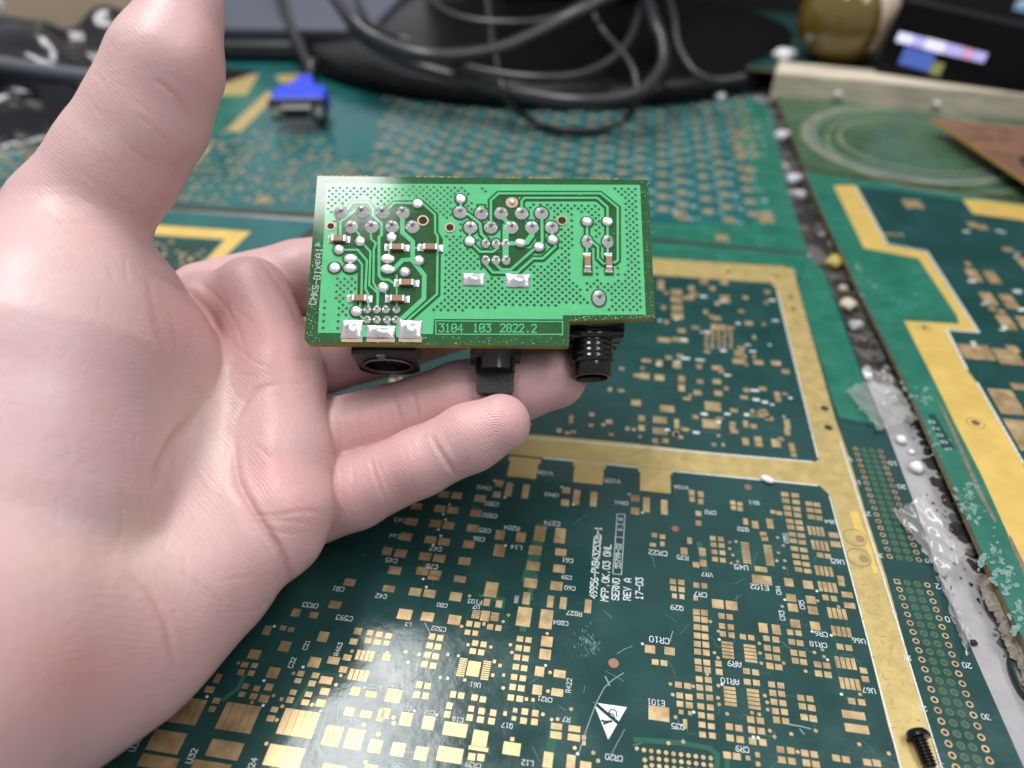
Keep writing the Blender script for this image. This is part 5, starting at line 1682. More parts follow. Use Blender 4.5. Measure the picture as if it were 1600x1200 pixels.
def skin_material():
    m = bpy.data.materials.new('skin')
    m.use_nodes = True
    nt = m.node_tree
    N_ = nt.nodes
    b_ = N_['Principled BSDF']
    at = N_.new('ShaderNodeAttribute')
    at.attribute_name = 'skin_tint'
    geo = N_.new('ShaderNodeNewGeometry')
    nz = N_.new('ShaderNodeTexNoise')
    nz.inputs['Scale'].default_value = 2.2
    nz.inputs['Detail'].default_value = 7
    nz.inputs['Roughness'].default_value = 0.65
    nt.links.new(geo.outputs['Position'], nz.inputs['Vector'])
    mr = N_.new('ShaderNodeMapRange')
    mr.inputs['From Min'].default_value = 0.35
    mr.inputs['From Max'].default_value = 0.68
    mr.inputs['To Min'].default_value = 0.0
    mr.inputs['To Max'].default_value = 0.45
    nt.links.new(nz.outputs['Fac'], mr.inputs['Value'])
    mx = N_.new('ShaderNodeMix')
    mx.data_type = 'RGBA'
    mx.inputs[7].default_value = (0.62, 0.36, 0.365, 1)
    nt.links.new(mr.outputs['Result'], mx.inputs[0])
    nt.links.new(at.outputs['Color'], mx.inputs[6])
    nt.links.new(mx.outputs[2], b_.inputs['Base Color'])
    b_.inputs['Roughness'].default_value = 0.40
    b_.inputs['Specular IOR Level'].default_value = 0.42
    b_.inputs['Subsurface Weight'].default_value = 0.28
    b_.inputs['Subsurface Radius'].default_value = (1.0, 0.5, 0.4)
    b_.inputs['Subsurface Scale'].default_value = 0.12
    # fine skin relief: small cells, long folds and ridges
    vo = N_.new('ShaderNodeTexVoronoi')
    vo.feature = 'DISTANCE_TO_EDGE'
    vo.inputs['Scale'].default_value = 17
    nt.links.new(geo.outputs['Position'], vo.inputs['Vector'])
    n2 = N_.new('ShaderNodeTexNoise')
    n2.inputs['Scale'].default_value = 7
    n2.inputs['Detail'].default_value = 6
    nt.links.new(geo.outputs['Position'], n2.inputs['Vector'])
    wv = N_.new('ShaderNodeTexWave')
    wv.wave_type = 'RINGS'
    wv.rings_direction = 'SPHERICAL'
    wv.inputs['Scale'].default_value = 6.0
    wv.inputs['Distortion'].default_value = 2.2
    wv.inputs['Detail'].default_value = 1.0
    wv.inputs['Detail Scale'].default_value = 0.8
    mp = N_.new('ShaderNodeMapping')
    c0 = deep(775, 690, 11.5 * KH)
    mp.inputs['Location'].default_value = tuple(-c0)
    nt.links.new(geo.outputs['Position'], mp.inputs['Vector'])
    nt.links.new(mp.outputs['Vector'], wv.inputs['Vector'])
    ad = N_.new('ShaderNodeMath')
    ad.operation = 'MULTIPLY_ADD'
    nt.links.new(vo.outputs['Distance'], ad.inputs[0])
    ad.inputs[1].default_value = 0.35
    nt.links.new(n2.outputs['Fac'], ad.inputs[2])
    ad2 = N_.new('ShaderNodeMath')
    ad2.operation = 'MULTIPLY_ADD'
    nt.links.new(wv.outputs['Fac'], ad2.inputs[0])
    dist_ = N_.new('ShaderNodeVectorMath')
    dist_.operation = 'LENGTH'
    nt.links.new(mp.outputs['Vector'], dist_.inputs[0])
    fall = N_.new('ShaderNodeMapRange')
    fall.inputs['From Min'].default_value = 0.9
    fall.inputs['From Max'].default_value = 1.5
    fall.inputs['To Min'].default_value = 0.30
    fall.inputs['To Max'].default_value = 0.0
    nt.links.new(dist_.outputs['Value'], fall.inputs['Value'])
    nt.links.new(fall.outputs['Result'], ad2.inputs[1])
    nt.links.new(ad.outputs[0], ad2.inputs[2])
    w2 = N_.new('ShaderNodeTexWave')
    w2.bands_direction = 'DIAGONAL'
    w2.inputs['Scale'].default_value = 5.5
    w2.inputs['Distortion'].default_value = 7.0
    w2.inputs['Detail'].default_value = 1.5
    w2.inputs['Detail Scale'].default_value = 0.35
    nt.links.new(geo.outputs['Position'], w2.inputs['Vector'])
    ad3 = N_.new('ShaderNodeMath')
    ad3.operation = 'MULTIPLY_ADD'
    nt.links.new(w2.outputs['Fac'], ad3.inputs[0])
    ad3.inputs[1].default_value = 0.16
    nt.links.new(ad2.outputs[0], ad3.inputs[2])
    ad2 = ad3
    bp_ = N_.new('ShaderNodeBump')
    bp_.inputs['Strength'].default_value = 1.0
    bp_.inputs['Distance'].default_value = 0.011
    nt.links.new(ad2.outputs[0], bp_.inputs['Height'])
    nt.links.new(bp_.outputs['Normal'], b_.inputs['Normal'])
    return m


me.materials.append(skin_material())
hand = place('hand', me)
tag(hand, 'pale open left hand, palm up and thumb raised, carrying the small green circuit board', 'hand')

# ------------------------------------------------------------------ things at the back of the desk
RUBBER = mat('black_cable_rubber', (0.012, 0.012, 0.014), 0.32)
RUBBER2 = mat('dull_cable_rubber', (0.022, 0.022, 0.026), 0.34)


def back_pt(px, py, Y):
    d = deep(px, py, 1.0) - CC
    return CC + d * ((Y - CC[1]) / d[1])


# blue monitor plug with its cable
q = spot(471, 182, 0.0)
vga = thing('video_plug', 'blue hooded video plug with black cable, lying on the teal board', 'cable plug', q)
fx, fy = np.array([0.985, 0.17, 0]), np.array([-0.166, 0.972, 0.165])
fz = np.cross(fx, fy)
fo = spot(470, 205, 0.0) + np.array([0, 0, 0.25])


fx, fy, fz = fx * 0.9, fy * 0.9, fz * 0.9


def vq(x, y, z):
    return fo + fx * x + fy * y + fz * z


b = MB()
hood = [(-1.5, 0.6), (1.5, 0.6), (1.55, 1.6), (1.35, 2.1), (0.7, 2.5), (0.42, 3.6), (-0.42, 3.6), (-0.7, 2.5), (-1.35, 2.1), (-1.55, 1.6)]
n = len(hood)
b.add([vq(x, y, 0.15) for x, y in hood] + [vq(x, y, 1.35) for x, y in hood], [tuple(range(n))[::-1], tuple(range(n, 2 * n))] + [(i, (i + 1) % n, n + (i + 1) % n, n + i) for i in range(n)])
oh = b.build('hood', mat('blue_plastic', (0.010, 0.045, 0.60), 0.42, bump=0.004, bscale=6), vga)
mb_ = oh.modifiers.new('bevel', 'BEVEL')
mb_.width = 0.16
mb_.segments = 3
b = MB()
b.box(vq(0, 0.5, 0.72), (3.15, 0.22, 1.22), [fx, fy, fz])
b.build('face_plate', mat('dark_face_plate', (0.03, 0.03, 0.035), 0.4), vga)
b = MB()
sh = [(-0.83, 1.12), (0.83, 1.12), (0.68, 0.38), (-0.68, 0.38)]
for y0, y1 in ((0.4, -0.12),):
    ins_ = [(x * 0.93, 0.75 + (z - 0.75) * 0.88) for x, z in sh]
    v = [vq(x, y0, z) for x, z in sh] + [vq(x, y1, z) for x, z in sh] + [vq(x, y1, z) for x, z in ins_] + [vq(x, y0, z) for x, z in ins_]
    f = []
    for i in range(4):
        j = (i + 1) % 4
        f += [(i, j, 4 + j, 4 + i), (4 + i, 4 + j, 8 + j, 8 + i), (8 + i, 8 + j, 12 + j, 12 + i)]
    b.add(v, f)
b.build('metal_shell', mat('plug_steel', (0.75, 0.72, 0.68), 0.28, metal=0.9), vga, auto=30)
b = MB()
b.box(vq(0, 0.33, 0.75), (1.35, 0.12, 0.6), [fx, fy, fz])
b.build('pin_block', BLACK, vga)
for s in (-1, 1):
    b = MB()
    b.tube([vq(s * 1.2, 0.7, 0.75), vq(s * 1.2, 0.1, 0.75)], 0.26, 14, ring_r=None)
    b.tube([vq(s * 1.2, 0.1, 0.75), vq(s * 1.2, -0.15, 0.75)], 0.14, 12)
    b.build('thumb_screw', METAL, vga, auto=40)
b = MB()
b.tube([vq(0, 3.3, 0.75), vq(0.02, 4.6, 0.85)], 0.36, 12, ring_r=[0.40, 0.32])
b.build('strain_relief', RUBBER, vga, auto=50)
b = MB()
cp = [vq(0.02, 4.3, 0.85), vq(0.1, 5.2, 1.15)] + [back_pt(489, 118, 31), back_pt(464, 66, 35), back_pt(446, 20, 39), back_pt(432, -30, 42), back_pt(400, -120, 46)]
b.tube(spline(cp, 8), 0.36, 12)
b.build('cable', RUBBER, vga, True)

# looped cables
GLOSSB = mat('gloss_black_stand', (0.004, 0.004, 0.005), 0.30, bump=0.002, bscale=0.6, spec=0.2)
CABLES = [
    ([(500, -40, 5.4), (545, 25, 4.4), (590, 62, 3.6), (655, 86, 3.2), (720, 87, 3.1), (790, 74, 3.2), (860, 42, 3.8), (925, 10, 4.6), (990, -28, 5.4), (1060, -90, 6)], 0.37, RUBBER2, 'thick black cable sagging in a wide loop, uppermost of the black cables'),
    ([(520, -20, 4.6), (560, 52, 3.4), (640, 98, 2.4), (730, 126, 1.9), (810, 146, 1.8), (890, 158, 1.8), (960, 154, 1.9), (1005, 140, 2.1), (1034, 105, 2.7), (1036, 70, 3.4), (1022, 30, 4.2), (1000, -40, 5.2)], 0.31, RUBBER2, 'black cable curving along the front rim of the glossy black stand'),
    ([(958, -50, 5.4), (930, 15, 4.4), (942, 48, 3.6), (975, 85, 3.0), (993, 120, 2.4), (992, 160, 1.5), (975, 188, 0.6), (930, 204, 0.22), (880, 204, 0.21), (835, 190, 0.3), (800, 165, 1.2), (785, 135, 2.1), (776, 95, 2.8), (770, 60, 3.4), (760, -40, 5)], 0.19, RUBBER, 'thin black cable loop hanging down onto the teal board'),
    ([(640, -40, 5), (700, 20, 4), (790, 36, 3.8), (880, 22, 4), (960, -40, 5)], 0.2, RUBBER2, 'thin black cable drooping shallowly above the thick loop'),
    ([(1030, -40, 5), (1052, 20, 4), (1060, 70, 3), (1085, 112, 2.2), (1120, 126, 1.8), (1165, 120, 1.9)], 0.2, RUBBER2, 'thin black cable running down the right side of the glossy stand'),
    ([(545, -30, 5), (575, 30, 4), (640, 66, 3), (740, 108, 2.6), (850, 122, 2.5), (930, 108, 2.6), (985, 60, 3.4), (1010, -30, 5)], 0.22, RUBBER2, 'black cable in the middle of the tangle, between the thick loop and the rim cable')]
for pts_, rad, m_, lb in CABLES:
    b = MB()
    b.tube(spline([spot(*q_) for q_ in pts_], 10), rad, 14)
    tag(b.build('cable', m_, None, True), lb, 'cable', 'black cables')

# glossy black stand and what rises from it
st = thing('monitor_stand', 'large glossy black round monitor stand filling the back of the desk', 'monitor stand', spot(850, 60))
b = MB()
c0 = spot(850, 72, 0.05)
prof = [(0.0, 16.6), (0.5, 17.0), (1.0, 16.8), (1.35, 16.0), (1.55, 14.0), (2.1, 5.0), (2.2, 0.1)]
v, f = [], []
K = 64
for z, r in prof:
    for k in range(K):
        w = 2 * math.pi * k / K
        v.append((c0[0] + r * math.cos(w), c0[1] + r * 0.80 * math.sin(w), c0[2] + z))
for i in range(len(prof) - 1):
    for k in range(K):
        f.append((i * K + k, i * K + (k + 1) % K, (i + 1) * K + (k + 1) % K, (i + 1) * K + k))
f.append(tuple(range(K))[::-1])
b.add(v, f)
b.build('base', GLOSSB, st, True)
b = MB()
b.box((c0[0] + 1, c0[1] + 6, 12), (9, 4, 22), mi=0)
b.build('neck', GLOSSB, st, auto=30)
b = MB()
b.box((c0[0] + 17, c0[1] + 12, 20), (56, 3.5, 36))
b.build('monitor_back', mat('matt_black_shell', (0.008, 0.008, 0.009), 0.5), st)

# grey slab at the left back
gs = thing('device_case', 'flat dark blue grey device case lying behind the thumb, left of the black stand', 'device', spot(430, 50))
b = MB()
P0, P1 = spot(330, 82, 0.6), spot(520, 84, 0.6)
dx = (P1 - P0) / np.linalg.norm(P1 - P0)
dy = np.array([-dx[1], dx[0], 0])
cc = (P0 + P1) / 2 + dy * 9
b.box((cc[0], cc[1], 0.75), (13.5, 18, 1.1), [dx, dy, np.array([0, 0, 1.0])])
ob = b.build('lower_case', mat('dark_case', (0.03, 0.032, 0.036), 0.4), gs)
ob.modifiers.new('bevel', 'BEVEL').width = 0.25
b = MB()
b.box((cc[0], cc[1] + 0.1, 1.75), (13.5, 17.8, 0.8), [dx, dy, np.array([0, 0, 1.0])])
ob = b.build('lid', mat('blue_grey_case', (0.06, 0.07, 0.10), 0.5, bump=0.002, bscale=8), gs)
bm_ = ob.modifiers.new('bevel', 'BEVEL')
bm_.width = 0.3
bm_.segments = 3

# black crumpled bag at the left
def crumple(name, px, py, z, sx, sy, hgt, m_, seed, n=34):
    r2 = np.random.default_rng(seed)
    c = spot(px, py, z)
    v, f = [], []
    pts = r2.uniform(-1, 1, (26, 2))
    hs = r2.uniform(0.1, 1, 26)
    for j in range(n + 1):
        for i in range(n + 1):
            s, t = i / n * 2 - 1, j / n * 2 - 1
            d = np.sort(np.hypot(pts[:, 0] - s, pts[:, 1] - t) * 1.0)
            k = np.argmin(np.hypot(pts[:, 0] - s, pts[:, 1] - t))
            e = max(0.0, 1 - (s * s + t * t) ** 1.2)
            z_ = hgt * e ** 0.5 * (0.35 + 0.65 * hs[k] * (0.5 + min(1, (d[1] - d[0]) * 2.2))) + 0.03
            rad = 1 + 0.12 * math.sin(5 * math.atan2(t, s) + seed)
            v.append((c[0] + s * sx * rad, c[1] + t * sy * rad, c[2] + z_))
    for j in range(n):
        for i in range(n):
            a = j * (n + 1) + i
            f.append((a, a + 1, a + n + 2, a + n + 1))
    o_ = place(name, mesh(name, v, f, [m_], True))
    o_.modifiers.new('subdivision', 'SUBSURF').render_levels = 1
    so = o_.modifiers.new('solidify', 'SOLIDIFY')
    so.thickness = 0.02
    return o_


ob = crumple('plastic_bag', 50, 160, 0.0, 9.5, 7, 6.0, mat('black_film', (0.014, 0.014, 0.018), 0.17, bump=0.05, bscale=1.6), 3)
tag(ob, 'crumpled shiny black plastic bag on the desk left of the thumb', 'plastic bag')
b = MB()
b.tube(spline([back_pt(-90, 86, 22), back_pt(0, 99, 22), back_pt(70, 110, 22), back_pt(150, 121, 22), back_pt(260, 140, 22)], 8), 0.34, 10)
tag(b.build('strap', mat('grey_strap', (0.10, 0.10, 0.12), 0.4), None, True), 'dark grey flat strap lying across the crumpled black bag', 'strap')
bx = thing('black_box', 'matt black box standing behind the thumb tip', 'box', spot(205, 70))
b = MB()
p = spot(205, 90, 0)
b.box((p[0] + 0.2, p[1] + 4, 4.5), (6, 7, 9), [np.array([0.95, 0.31, 0]), np.array([-0.31, 0.95, 0]), np.array([0, 0, 1.0])])
ob = b.build('carton', mat('black_card', (0.010, 0.010, 0.010), 0.6), bx)
ob.modifiers.new('bevel', 'BEVEL').width = 0.15
bd = MB()
p = spot(85, 64, 3.0)
bd.box((p[0] - 1.5, p[1] + 6, 7.5), (10, 0.5, 15), [np.array([0.97, 0.24, 0]), np.array([-0.24, 0.97, 0]), np.array([0, 0, 1.0])])
tag(bd.build('cardboard_sheet', mat('tan_card', (0.62, 0.49, 0.34), 0.7, var=0.12, vscale=0.4)), 'tan cardboard sheet standing at the top left corner', 'cardboard')
ob = crumple('clear_bag', 14, 86, 0.0, 4, 3, 9, mat('milky_film', (0.62, 0.64, 0.6), 0.25, trans=0.55), 11)
tag(ob, 'milky clear plastic bag bunched in front of the tan cardboard', 'plastic bag')
b = MB()
p = back_pt(52, 60, spot(85, 64, 3.0)[1] + 4.5)
b.box((p[0], p[1], p[2]), (2.7, 0.05, 2.1), [np.array([0.97, 0.24, 0]), np.array([-0.24, 0.97, 0]), np.array([0, 0, 1.0])])
tag(b.build('paper_label', mat('pale_green_paper', (0.30, 0.46, 0.28), 0.6)), 'pale green paper label inside the clear plastic bag', 'label')

# amber bottle
bo = thing('bottle', 'squat amber glass bottle with a cream label on the dark green board', 'bottle', spot(1308, 95, TOPZ + 0.1))
c = spot(1308, 92, TOPZ + 0.1)
R_ = 2.35


def blathe(b_, prof, k=40, mi=0, a0=0, a1=2 * math.pi):
    v_, f_ = [], []
    full = abs(a1 - a0 - 2 * math.pi) < 1e-6
    kk_ = k if full else k + 1
    for z, r in prof:
        for q_ in range(kk_):
            w = a0 + (a1 - a0) * q_ / k
            v_.append((c[0] + r * math.cos(w), c[1] + r * math.sin(w), c[2] + z))
    for i in range(len(prof) - 1):
        for q_ in range(k):
            j = (q_ + 1) % kk_
            f_.append((i * kk_ + q_, i * kk_ + j, (i + 1) * kk_ + j, (i + 1) * kk_ + q_))
    b_.add(v_, f_, mi)


b = MB()
blathe(b, [(0.0, 0.02), (0.0, 1.2), (0.12, 1.5), (0.6, 2.05), (1.2, 2.45), (2.0, 2.68), (2.8, 2.6), (3.5, 2.25), (4.1, 1.7), (4.5, 1.1), (5.0, 1.0), (5.0, 0.85), (4.5, 0.85)])
b.build('glass', mat('amber_glass', (0.13, 0.085, 0.012), 0.08, coat=0.6), bo, True)
b = MB()
blathe(b, [(0.9, 2.31), (1.2, 2.48), (2.0, 2.71), (2.8, 2.63), (3.5, 2.28), (3.9, 1.94)], 20, 0, -1.15, 0.3)
b.build('label', mat('cream_label', (0.72, 0.56, 0.44), 0.5, var=0.1, vscale=2), bo, True)
b = MB()
blathe(b, [(4.6, 1.12), (5.9, 1.12), (6.0, 1.0), (6.0, 0.0)])
b.build('cap', BLACK, bo, auto=40)

# black gadget with a lit display
gd = thing('display_gadget', 'black glossy gadget with a thin lit colour display, right of the amber bottle', 'gadget', spot(1470, 90, TOPZ + 0.1))
g0, g1 = spot(1402, 58, TOPZ + 2.1), spot(1540, 92, TOPZ + 1.6)
gx = (g1 - g0) / np.linalg.norm(g1 - g0)
gy = np.array([-gx[1], gx[0], 0])
gy = gy / np.linalg.norm(gy)
gz = np.cross(gx, gy)
gc = (g0 + g1) / 2
b = MB()
b.box(gc + gx * 4.6 + gy * 1.3 - gz * 0.1, (14.4, 2.6, 3.9), [gx, gy, gz])
ob = b.build('case', GLOSSB, gd)
ob.modifiers.new('bevel', 'BEVEL').width = 0.2
L_ = np.linalg.norm(g1 - g0)


def lit(name, col, s):
    m_ = bpy.data.materials.new(name)
    m_.use_nodes = True
    b_ = m_.node_tree.nodes['Principled BSDF']
    b_.inputs['Base Color'].default_value = (*col, 1)
    b_.inputs['Roughness'].default_value = 0.2
    b_.inputs['Emission Color'].default_value = (*col, 1)
    b_.inputs['Emission Strength'].default_value = s
    return m_


SCR = [lit('screen_white', (0.72, 0.70, 0.92), 0.75), lit('screen_blue', (0.08, 0.14, 0.5), 0.45), lit('screen_violet', (0.48, 0.44, 0.85), 0.6), lit('screen_pink', (0.7, 0.36, 0.55), 0.55), lit('screen_yellow', (0.30, 0.30, 0.10), 0.25)]
b = MB()
for t0, t1, mi in ((0.0, 0.18, 0), (0.18, 0.32, 2), (0.32, 0.55, 0), (0.55, 0.74, 2), (0.74, 0.86, 3), (0.86, 1.0, 2)):
    b.box(g0 + gx * L_ * (t0 + t1) / 2 + gz * 0.04 - gy * 0.06, (L_ * (t1 - t0) - 0.02, 0.1, 0.5 - 0.14 * abs(t0 - 0.4)), [gx, gy, gz], mi)
b.build('display', SCR, gd)
b = MB()
b.box(g0 + gx * L_ * 0.31 - gz * 0.75 - gy * 0.04, (L_ * 0.36, 0.06, 0.85), [gx, gy, gz], 1)
b.box(g0 + gx * L_ * 0.56 - gz * 0.95 - gy * 0.04, (L_ * 0.13, 0.06, 0.6), [gx, gy, gz], 4)
b.build('side_label', SCR, gd)
dk = MB()
p = spot(1400, 62, TOPZ)
dk.box((p[0] + 4, p[1] + 5.5, 16), (70, 3, 30), [np.array([0.97, -0.24, 0]), np.array([0.24, 0.97, 0]), np.array([0, 0, 1.0])])
dk = tag(dk.build('equipment_case', mat('black_case_shell', (0.006, 0.006, 0.007), 0.5)), 'black equipment case standing behind the amber bottle', 'equipment case')
b = MB()
rr_ = deep(1592, 22, 1.0) - CC
ny_ = np.array([0.24, 0.97, 0])
tt_ = ((np.array([p[0] + 4, p[1] + 5.5, 0]) - ny_ * 1.5 - CC) @ ny_) / (rr_ @ ny_)
pc_ = CC + rr_ * tt_
b.box(pc_ - ny_ * 0.15, (0.9, 0.5, 1.6), [np.array([0.97, -0.24, 0]), ny_, np.array([0, 0, 1.0])])
ob = b.build('indicator', mat('pale_blue_plastic', (0.35, 0.55, 0.75), 0.3), dk)
ob.modifiers.new('bevel', 'BEVEL').width = 0.2

# ------------------------------------------------------------------ small things lying about
scr = thing('screw', 'small black pan head screw lying on the gold strip', 'screw', spot(1438, 1160))
s0 = spot(1430, 1157, 0.0) + np.array([0, 0, 0.145])
s1 = spot(1445, 1190, 0.0) + np.array([0, 0, 0.11])
ax_ = (s1 - s0) / np.linalg.norm(s1 - s0)


def slathe(b_, prof, k=20):
    a = np.cross(ax_, [0, 0, 1.0])
    a /= np.linalg.norm(a)
    c_ = np.cross(ax_, a)
    v_, f_ = [], []
    for t, r in prof:
        for q_ in range(k):
            w = 2 * math.pi * q_ / k
            v_.append(s0 + ax_ * t + (a * math.cos(w) + c_ * math.sin(w)) * r)
    for i in range(len(prof) - 1):
        for q_ in range(k):
            f_.append((i * k + q_, i * k + (q_ + 1) % k, (i + 1) * k + (q_ + 1) % k, (i + 1) * k + q_))
    f_.append(tuple(range(k))[::-1])
    f_.append(tuple((len(prof) - 1) * k + q_ for q_ in range(k)))
    b_.add(v_, f_)


SCRM = mat('black_steel', (0.02, 0.02, 0.022), 0.28, metal=0.6)
b = MB()
slathe(b, [(-0.12, 0.09), (-0.10, 0.15), (-0.05, 0.19), (0.02, 0.2), (0.03, 0.19)])
b.build('head', SCRM, scr, auto=40)
b = MB()
pr = [(0.02, 0.1)]
for i in range(8):
    pr += [(0.05 + i * 0.055, 0.085), (0.07 + i * 0.055, 0.115), (0.085 + i * 0.055, 0.115), (0.1 + i * 0.055, 0.085)]
slathe(b, pr + [(0.52, 0.07)])
b.build('threaded_shank', SCRM, scr, auto=60)


def lump(name, pos, r, m_, label, cat, group=None, sq=(1, 1, 1), seed=0, sub=2, jag=0.25):
    r2 = np.random.default_rng(seed)
    bm = bmesh.new()
    bmesh.ops.create_icosphere(bm, subdivisions=sub, radius=1)
    ph = r2.uniform(0, 6, 9)
    for v_ in bm.verts:
        k = 1 + jag * (math.sin(3 * v_.co.x + ph[0]) * math.sin(3.3 * v_.co.y + ph[1]) + 0.5 * math.sin(6 * v_.co.z + ph[2]) * math.sin(5 * v_.co.x + ph[3]))
        v_.co = Vector((v_.co.x * r * sq[0] * k, v_.co.y * r * sq[1] * k, v_.co.z * r * sq[2] * k))
    m2 = bpy.data.meshes.new(name)
    bm.to_mesh(m2)
    bm.free()
    m2.materials.append(m_)
    m2.polygons.foreach_set('use_smooth', [True] * len(m2.polygons))
    o_ = place(name, m2, None, Matrix.Translation(tuple(pos)))
    return tag(o_, label, cat, group)


FOAM = mat('white_foam', (0.80, 0.80, 0.82), 0.5)
p = spot(1198, 752, 0)
o_ = lump('grain', (p[0], p[1], 0.07), 0.13, FOAM, 'white rice shaped grain lying on the dashed line below the gold strip', 'grain', None, (1.25, 0.72, 0.55), 1, 3, 0.03)
o_.rotation_euler = (0, 0, -0.5)
crumbs = [(1408, 687, 0.14, 'round white foam bead in the gap beside the pin field'), (1432, 730, 0.17, 'larger white foam bead in the gap below the round one'), (1355, 588, 0.17, 'jagged white scrap of film at the lower end of the dark gap'), (1424, 706, 0.07, 'torn white flake between the two foam beads'),
          (1222, 212, 0.34, 'round white lump in the gap beside the olive green board'), (1240, 280, 0.32, 'whitish lump in the gap at the olive board corner'), (1250, 305, 0.28, 'grey white lump just below the corner lump in the gap'), (1304, 410, 0.28, 'yellow crumb in the dark gap'),
          (1318, 452, 0.2, 'pinkish crumb in the dark gap below the yellow one'), (1325, 476, 0.24, 'cream crumb in the dark gap, middle of the row'), (1338, 510, 0.24, 'grey crumb in the dark gap, above the jagged scrap'), (1125, 150, 0.3, 'small white fleck on the far right corner of the teal board'), (1226, 86, 0.55, 'white lump on the dark green board left of the bottle'), (1492, 1060, 0, '')]
DULL = mat('dusty_white', (0.50, 0.50, 0.52), 0.6)
cols = [FOAM, FOAM, FOAM, FOAM, DULL, mat('lilac_grit', (0.5, 0.5, 0.58), 0.6), mat('grey_grit', (0.42, 0.42, 0.45), 0.7), mat('yellow_grit', (0.42, 0.34, 0.08), 0.6), mat('pink_grit', (0.58, 0.42, 0.35), 0.5), mat('cream_grit', (0.52, 0.47, 0.34), 0.6), mat('grey_grit_two', (0.38, 0.38, 0.38), 0.6), FOAM, FOAM]
for i, (x, y, r, lb) in enumerate(crumbs):
    if r <= 0:
        continue
    zb = DESK if i < 11 else (0.0 if i == 11 else TOPZ + 0.1)
    p = spot(x, y, zb + r * 0.6)
    lump('crumb', (p[0], p[1], zb + r * 0.6), r, cols[i], lb, 'crumb', 'crumbs and beads lying about', (1, 1.1, 0.75), i + 5, 2, 0.1 if i < 2 else 0.4)
p = spot(1520, 1006, DESK)
lump('grit_speck', (p[0], p[1], DESK + 0.05), 0.075, M['hole'], 'black speck of grit on the white desktop', 'speck', None, (1, 0.9, 0.6), 40)
p = spot(1583, 1062, DESK)
lump('clip', (p[0] + 0.1, p[1], DESK + 0.1), 0.42, mat('dark_green_clip', (0.01, 0.025, 0.018), 0.35), 'dark green rounded scrap beneath the edge of the raised green board', 'scrap', None, (0.45, 1.2, 0.3), 41, 3, 0.06)
# dirt in the gap
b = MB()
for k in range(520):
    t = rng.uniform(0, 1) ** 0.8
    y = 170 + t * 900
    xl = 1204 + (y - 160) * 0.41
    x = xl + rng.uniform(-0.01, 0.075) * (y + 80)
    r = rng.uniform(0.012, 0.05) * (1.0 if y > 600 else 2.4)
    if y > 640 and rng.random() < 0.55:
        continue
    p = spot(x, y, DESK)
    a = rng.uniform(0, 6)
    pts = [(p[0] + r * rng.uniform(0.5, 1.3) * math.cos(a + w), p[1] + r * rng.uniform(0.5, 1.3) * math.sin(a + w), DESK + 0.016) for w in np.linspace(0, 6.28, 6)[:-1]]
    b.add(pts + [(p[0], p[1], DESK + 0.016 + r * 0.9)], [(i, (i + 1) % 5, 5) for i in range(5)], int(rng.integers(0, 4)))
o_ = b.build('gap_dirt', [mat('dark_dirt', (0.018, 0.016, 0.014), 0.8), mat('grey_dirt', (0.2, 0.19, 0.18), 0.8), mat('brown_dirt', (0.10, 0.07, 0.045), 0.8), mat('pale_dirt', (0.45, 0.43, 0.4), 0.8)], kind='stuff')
b = MB()  # flat grime whose dark colour also paints in the raised board's shade
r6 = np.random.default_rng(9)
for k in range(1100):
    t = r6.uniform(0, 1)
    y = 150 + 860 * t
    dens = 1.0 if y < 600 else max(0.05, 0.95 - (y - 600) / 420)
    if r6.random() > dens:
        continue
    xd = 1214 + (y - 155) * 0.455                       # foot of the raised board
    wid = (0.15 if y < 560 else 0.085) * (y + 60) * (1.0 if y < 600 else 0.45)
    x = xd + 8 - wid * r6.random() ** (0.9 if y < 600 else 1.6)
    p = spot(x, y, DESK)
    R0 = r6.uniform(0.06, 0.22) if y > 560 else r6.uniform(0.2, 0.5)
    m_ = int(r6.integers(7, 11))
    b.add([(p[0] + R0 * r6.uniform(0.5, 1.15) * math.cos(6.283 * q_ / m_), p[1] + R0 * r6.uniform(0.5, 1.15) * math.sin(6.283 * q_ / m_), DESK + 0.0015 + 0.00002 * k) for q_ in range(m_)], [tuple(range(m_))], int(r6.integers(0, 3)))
b.build('grime_and_shade_patches', [mat('grime_shade_black', (0.014, 0.012, 0.011), 0.8), mat('grime_shade_brown', (0.035, 0.027, 0.02), 0.8), mat('grime_shade_grey', (0.09, 0.083, 0.078), 0.8)], kind='stuff')

# torn clear films
def film(name, pts, z0, label, seed, lift):
    r2 = np.random.default_rng(seed)
    n = 20
    v, f = [], []
    A_, B_, C_, D_ = [np.array(p, float) for p in pts]
    for j in range(n + 1):
        for i in range(n + 1):
            s, t = i / n, j / n
            q_ = (A_ * (1 - s) + B_ * s) * (1 - t) + (D_ * (1 - s) + C_ * s) * t
            jag = r2.uniform(-3, 3, 2) if i in (0, n) or j in (0, n) else np.zeros(2)
            w = spot(q_[0] + jag[0], q_[1] + jag[1], 0.0)
            z = z0 + lift * (s ** 2) * (0.6 + 0.4 * math.sin(5 * t + seed)) + 0.07 * abs(math.sin(4 * s + 5 * t + seed)) + 0.05 * abs(math.sin(9 * s - 6 * t + 2 * seed)) + r2.uniform(0, 0.02)
            v.append((w[0], w[1], max(0.02, z)))
    for j in range(n):
        for i in range(n):
            a = j * (n + 1) + i
            f.append((a, a + n + 1, a + n + 2, a + 1))
    o_ = place(name, mesh(name, v, f, [FILM], True))
    return tag(o_, label, 'plastic film')


